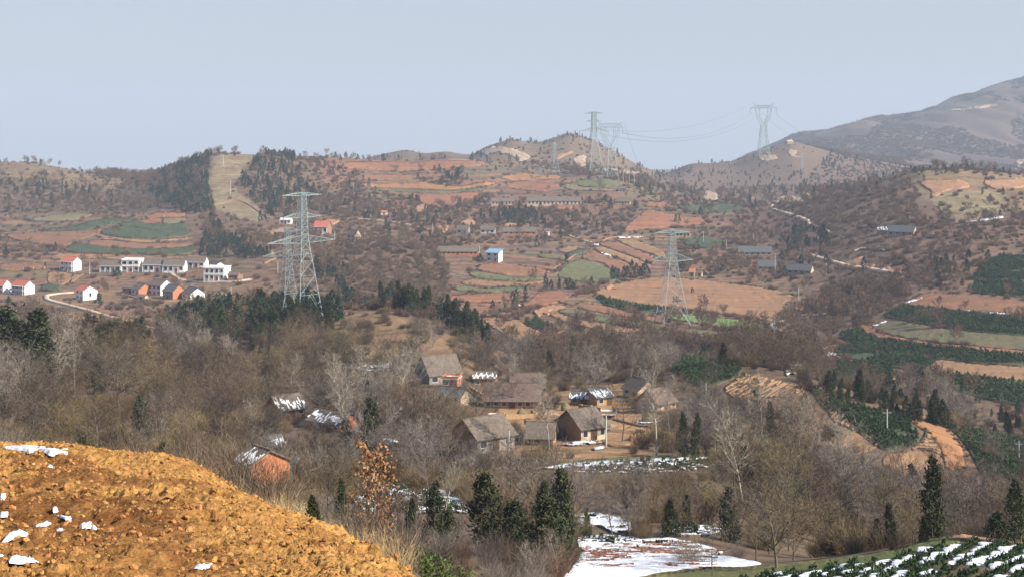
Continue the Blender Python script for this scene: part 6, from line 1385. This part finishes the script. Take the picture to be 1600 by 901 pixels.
for poly, lab in [
 ([(3,708),(20,707),(48,707),(66,712),(72,715),(106,721),(100,724),(75,724),(58,718),(46,723),(34,717),(10,712)],'largest snow remnant, at the top of the ploughed bank'),
 ([(72,733),(82,730),(82,733),(74,736)],'small snow fleck below the largest remnant'), ([(95,716),(108,716),(107,719),(97,719)],'small snow fleck right of the largest remnant'),
 ([(0,789),(8,788),(11,791),(6,796),(0,796)],'snow remnant at the left edge, upper one'), ([(0,820),(13,819),(12,824),(0,826)],'snow remnant at the left edge, lower one'),
 ([(81,810),(90,808),(91,813),(84,815)],'round snow remnant on the dark damp earth'), ([(88,820),(108,822),(113,826),(110,829),(100,825)],'oblong snow remnant on the dark damp earth'),
 ([(124,833),(143,829),(145,833),(152,836),(150,839),(140,837),(128,839)],'split snow remnant right of the oblong one'), ([(54,842),(72,834),(82,835),(66,840),(58,844)],'slanting snow remnant between two big clods'),
 ([(6,863),(22,855),(44,855),(40,860),(20,864),(2,867)],'long slanting snow remnant near the lower left corner'), ([(88,845),(100,846),(98,849),(89,848)],'tiny snow remnant below the slanting one'),
 ([(15,898),(25,895),(45,899),(60,902),(15,904)],'snow remnant cut by the lower left corner'), ([(302,890),(314,888),(333,887),(334,891),(318,894),(304,893)],'lone snow remnant low on the ploughed bank'), ([(0,889),(7,891),(4,893),(0,893)],'tiny snow remnant at the lower left edge')]: bank_snow(poly, lab)
# dry stalks and twigs on the brow of the bank
kit('stalk', [(None, me_of(bush(120+i, .75, .55, 46, .010, .8, 1), 'stalks', M['straw']), 1) for i in range(3)])
kit('redtwig', [(None, me_of(bush(130+i, 1.5, .7, 60, .014, 1.2, 3), 'red_twigs', M['bark' if i else 'twig_brown']), 1) for i in range(3)])
kit('greenshrub', [(None, me_of(blob_tree(140+i, .8, .7, 30, 60, .045)[1], 'green_shrub', M['leaf_green']), 1) for i in range(2)])
def brow(px, k=1.03): return np.interp(px, [-140, 0, 100, 200, 300, 400, 500, 620, 760], [24.5, 23.5, 22.4, 21, 18.4, 16, 14, 11.6, 10.4])*k
def brow_pts(a, b_, n, k0, k1, seed):
    rg = np.random.default_rng(seed); px = rg.uniform(a, b_, n); y = brow(px)*rg.uniform(k0, k1, n); x = (px-CX)/F*y; return np.stack([x, y, H(x, y)], -1)
P = np.concatenate([brow_pts(20, 640, 90, 1.0, 1.25, 31), brow_pts(280, 390, 60, .99, 1.2, 32), brow_pts(430, 620, 60, 1.0, 1.2, 33)])
gn_scatter('dry_stalks', [m_[1] for m_ in KIT['stalk']], P, RNG.uniform(.15, .48, len(P)), 'dry straw-coloured stalks on the brow of the ploughed bank', 34, tilt=.25)
P = np.concatenate([brow_pts(290, 385, 30, 1.02, 1.35, 35), brow_pts(20, 330, 34, 1.15, 1.8, 36), brow_pts(400, 640, 16, 1.1, 1.5, 37)])
gn_scatter('bank_shrubs', [m_[1] for m_ in KIT['redtwig']], P, RNG.uniform(.22, .6, len(P)), 'thin reddish-brown shrubs rising behind the brow of the bank', 38, tilt=.1)
for px, py, s, lab in [(640,902,.95,'bright green low shrub at the foot of the ploughed bank'), (668,900,1.1,'larger green low shrub right of the bank'), (700,905,.9,'green low shrub farthest from the bank')]:
    D = 21; x = (px-CX)/F*D; z = -(py-HY)/F*D-.25; o = obj('green_shrub', KIT['greenshrub'][0][1]); o.location = (x, D, z); 
    gz = float(H(x, D)); o.location.z = gz; s2 = s*max((z+.75-gz)/.75, .6)*.9; o.scale = (s2*.9, s2*.75, s2*.7); o.rotation_euler.z = px; tag(o, lab, 'shrub')
# rows of snowy tea bushes at the lower right
b = [(1130,908),(1180,903),(1230,897),(1300,890),(1380,880),(1440,865),(1500,849),(1560,850),(1640,862),(1640,915),(1400,915)]
rows = []; snowc = []
ca, sa = math.cos(R(58)), math.sin(R(58))
for k in range(-60, 90):
    s = np.arange(-45, 60, .55); off = k*1.5; c = at(1420, 890); x = c.x+s*ca-off*sa+(fbm(s/6, s*0+k*.3, 3)-.5)*1.2; y = c.y+s*sa+off*ca; z = H(x, y); px, py = proj(x, y, z); ok = inpoly(b, px, py)
    for i in np.where(ok)[0]:
        if vn(x[i]/3, y[i]/3, 5) > .12: rows.append((x[i]+random.gauss(0, .06), y[i]+random.gauss(0, .06), z[i]+.05))
        if vn(x[i]/2.2, y[i]/2.2, 9) > .36: snowc.append((x[i]-sa*.75, y[i]+ca*.75, z[i]))
gn_scatter('tea_rows', [m_[1] for m_ in KIT['tea']], rows, RNG.uniform(.35, .66, len(rows)), 'rows of low green tea bushes with snow between them at the lower right', 41)
def blob(seed):
    import bmesh
    b = bmesh.new(); bmesh.ops.create_icosphere(b, subdivisions=2, radius=1)
    for v in b.verts: n = v.co; k = 1+.5*(float(vn(n.x*2+seed, n.y*2+n.z, seed))-.5); v.co = Vector((n.x*k*.62, n.y*k*.42, max(n.z, -.3)*.13))
    me = bpy.data.meshes.new('snow_lump'); b.to_mesh(me); b.free(); me.materials.append(M['snow']); return me
gn_scatter('row_snow', [blob(i) for i in range(3)], [(a, b_, float(H(a, b_))+.10) for a, b_, c in snowc], .3+1.25*RNG.random(len(snowc))**1.3, 'lumps of old snow lying between the tea rows', 42)
M['ridge'] = mat('dark_red_ridge', (.20,.085,.05), (.13,.06,.04), 2)
def streak(seed):
    rg = random.Random(seed); m = MB(); x = -1.0
    while x < 1: L = rg.uniform(.15, .4); m.tube((x, rg.gauss(0, .05), 0), (x+L, rg.gauss(0, .05), .02), rg.uniform(.03, .07), rg.uniform(.02, .06), 5); x += L*rg.uniform(.7, 1.3)
    return me_of(m, 'earth_ridge', M['ridge'])
sp = []; sp_poly = [(905,866),(940,856),(1000,848),(1060,850),(1120,864),(1100,874),(1000,868),(940,878),(910,882)]
for k in range(230):
    px, py = random.uniform(900, 1125), random.uniform(846, 884)
    if inpoly(sp_poly, np.array(px), np.array(py)): v = at(px, py); sp.append((v.x, v.y, v.z+.24))
for k in range(40):
    px, py = random.uniform(940, 1120), random.uniform(872, 890); v = at(px, py); sp.append((v.x, v.y, v.z+.22))
o = gn_scatter('earth_ridges', [streak(i) for i in range(4)], sp, RNG.uniform(.4, 1.2, len(sp)), 'dark red plough ridges showing through the snow field', 44)
tn = np.zeros((len(sp), 3)); tn[:, 2] = RNG.normal(.06, .14, len(sp)); o.data.attributes['turn'].data.foreach_set('vector', tn.astype(np.float32).ravel())
# stubble poking through the speckled snow terraces
kit('tuft', [(None, me_of(blob_tree(150+i, .5, .32, 6, 8, .2)[1], 'tuft', M['tea'] if i else M['verge']), 1) for i in range(2)])
pts = []
for poly in ([(545,775),(565,762),(600,758),(640,765),(690,782),(735,795),(730,803),(690,800),(620,808),(570,800)], [(1048,832),(1075,823),(1105,823),(1127,830),(1110,838),(1060,838)], [(905,842),(940,838),(985,841),(1002,846),(960,854),(912,857)], [(900,726),(1000,720),(1095,717),(1120,728),(1060,738),(960,740),(870,736)]):
    P = [at(*q) for q in spline(poly, 8)]; x0, x1 = min(p.x for p in P), max(p.x for p in P); y0, y1 = min(p.y for p in P), max(p.y for p in P); n = int((x1-x0)*(y1-y0)*1.3)
    x = RNG.uniform(x0, x1, n); y = RNG.uniform(y0, y1, n); z = H(x, y); px, py = proj(x, y, z); k = inpoly(poly, px, py); k &= RNG.random(n) < .4; pts += list(zip(x[k], y[k], z[k]+.1))
gn_scatter('tufts', [m_[1] for m_ in KIT['tuft']], pts, RNG.uniform(.7, 1.3, len(pts)), 'dark tufts poking through the thin snow of the terraces', 43)
# red plastic marker lying on the snow field
v = at(916, 862); r = bpy.data.objects.new('marker', None); SC.collection.objects.link(r); r.location = v; tag(r, 'small red marker stick and rag standing on the snow field', 'marker')
M['redrag'] = mat('red_rag', (.7,.05,.05)); m = MB(); m.tube((0, 0, 0), (0, 0, .55), .03, .03, 6); m.build('stick', M['redrag'], r); m = MB(); m.box(-.05, .22, -.03, .03, .12, .3); m.build('rag', M['redrag'], r)
# ------------------------------------------------------------------ haze
hb = MB(); hb.box(-6400, 9000, -60, 6700, -205, 225)
hz = bpy.data.materials.new('air'); hz.use_nodes = True; t = hz.node_tree; t.nodes.remove(t.nodes['Principled BSDF'])
pv = t.nodes.new('ShaderNodeVolumePrincipled'); pv.inputs['Density'].default_value = 0.000135; pv.inputs['Color'].default_value = (.66,.785,.97,1); pv.inputs['Anisotropy'].default_value = 0.0
t.links.new(pv.outputs[0], t.nodes['Material Output'].inputs['Volume'])
tag(hb.build('haze', hz), 'pale blue haze filling the air over the whole valley', kind='stuff')
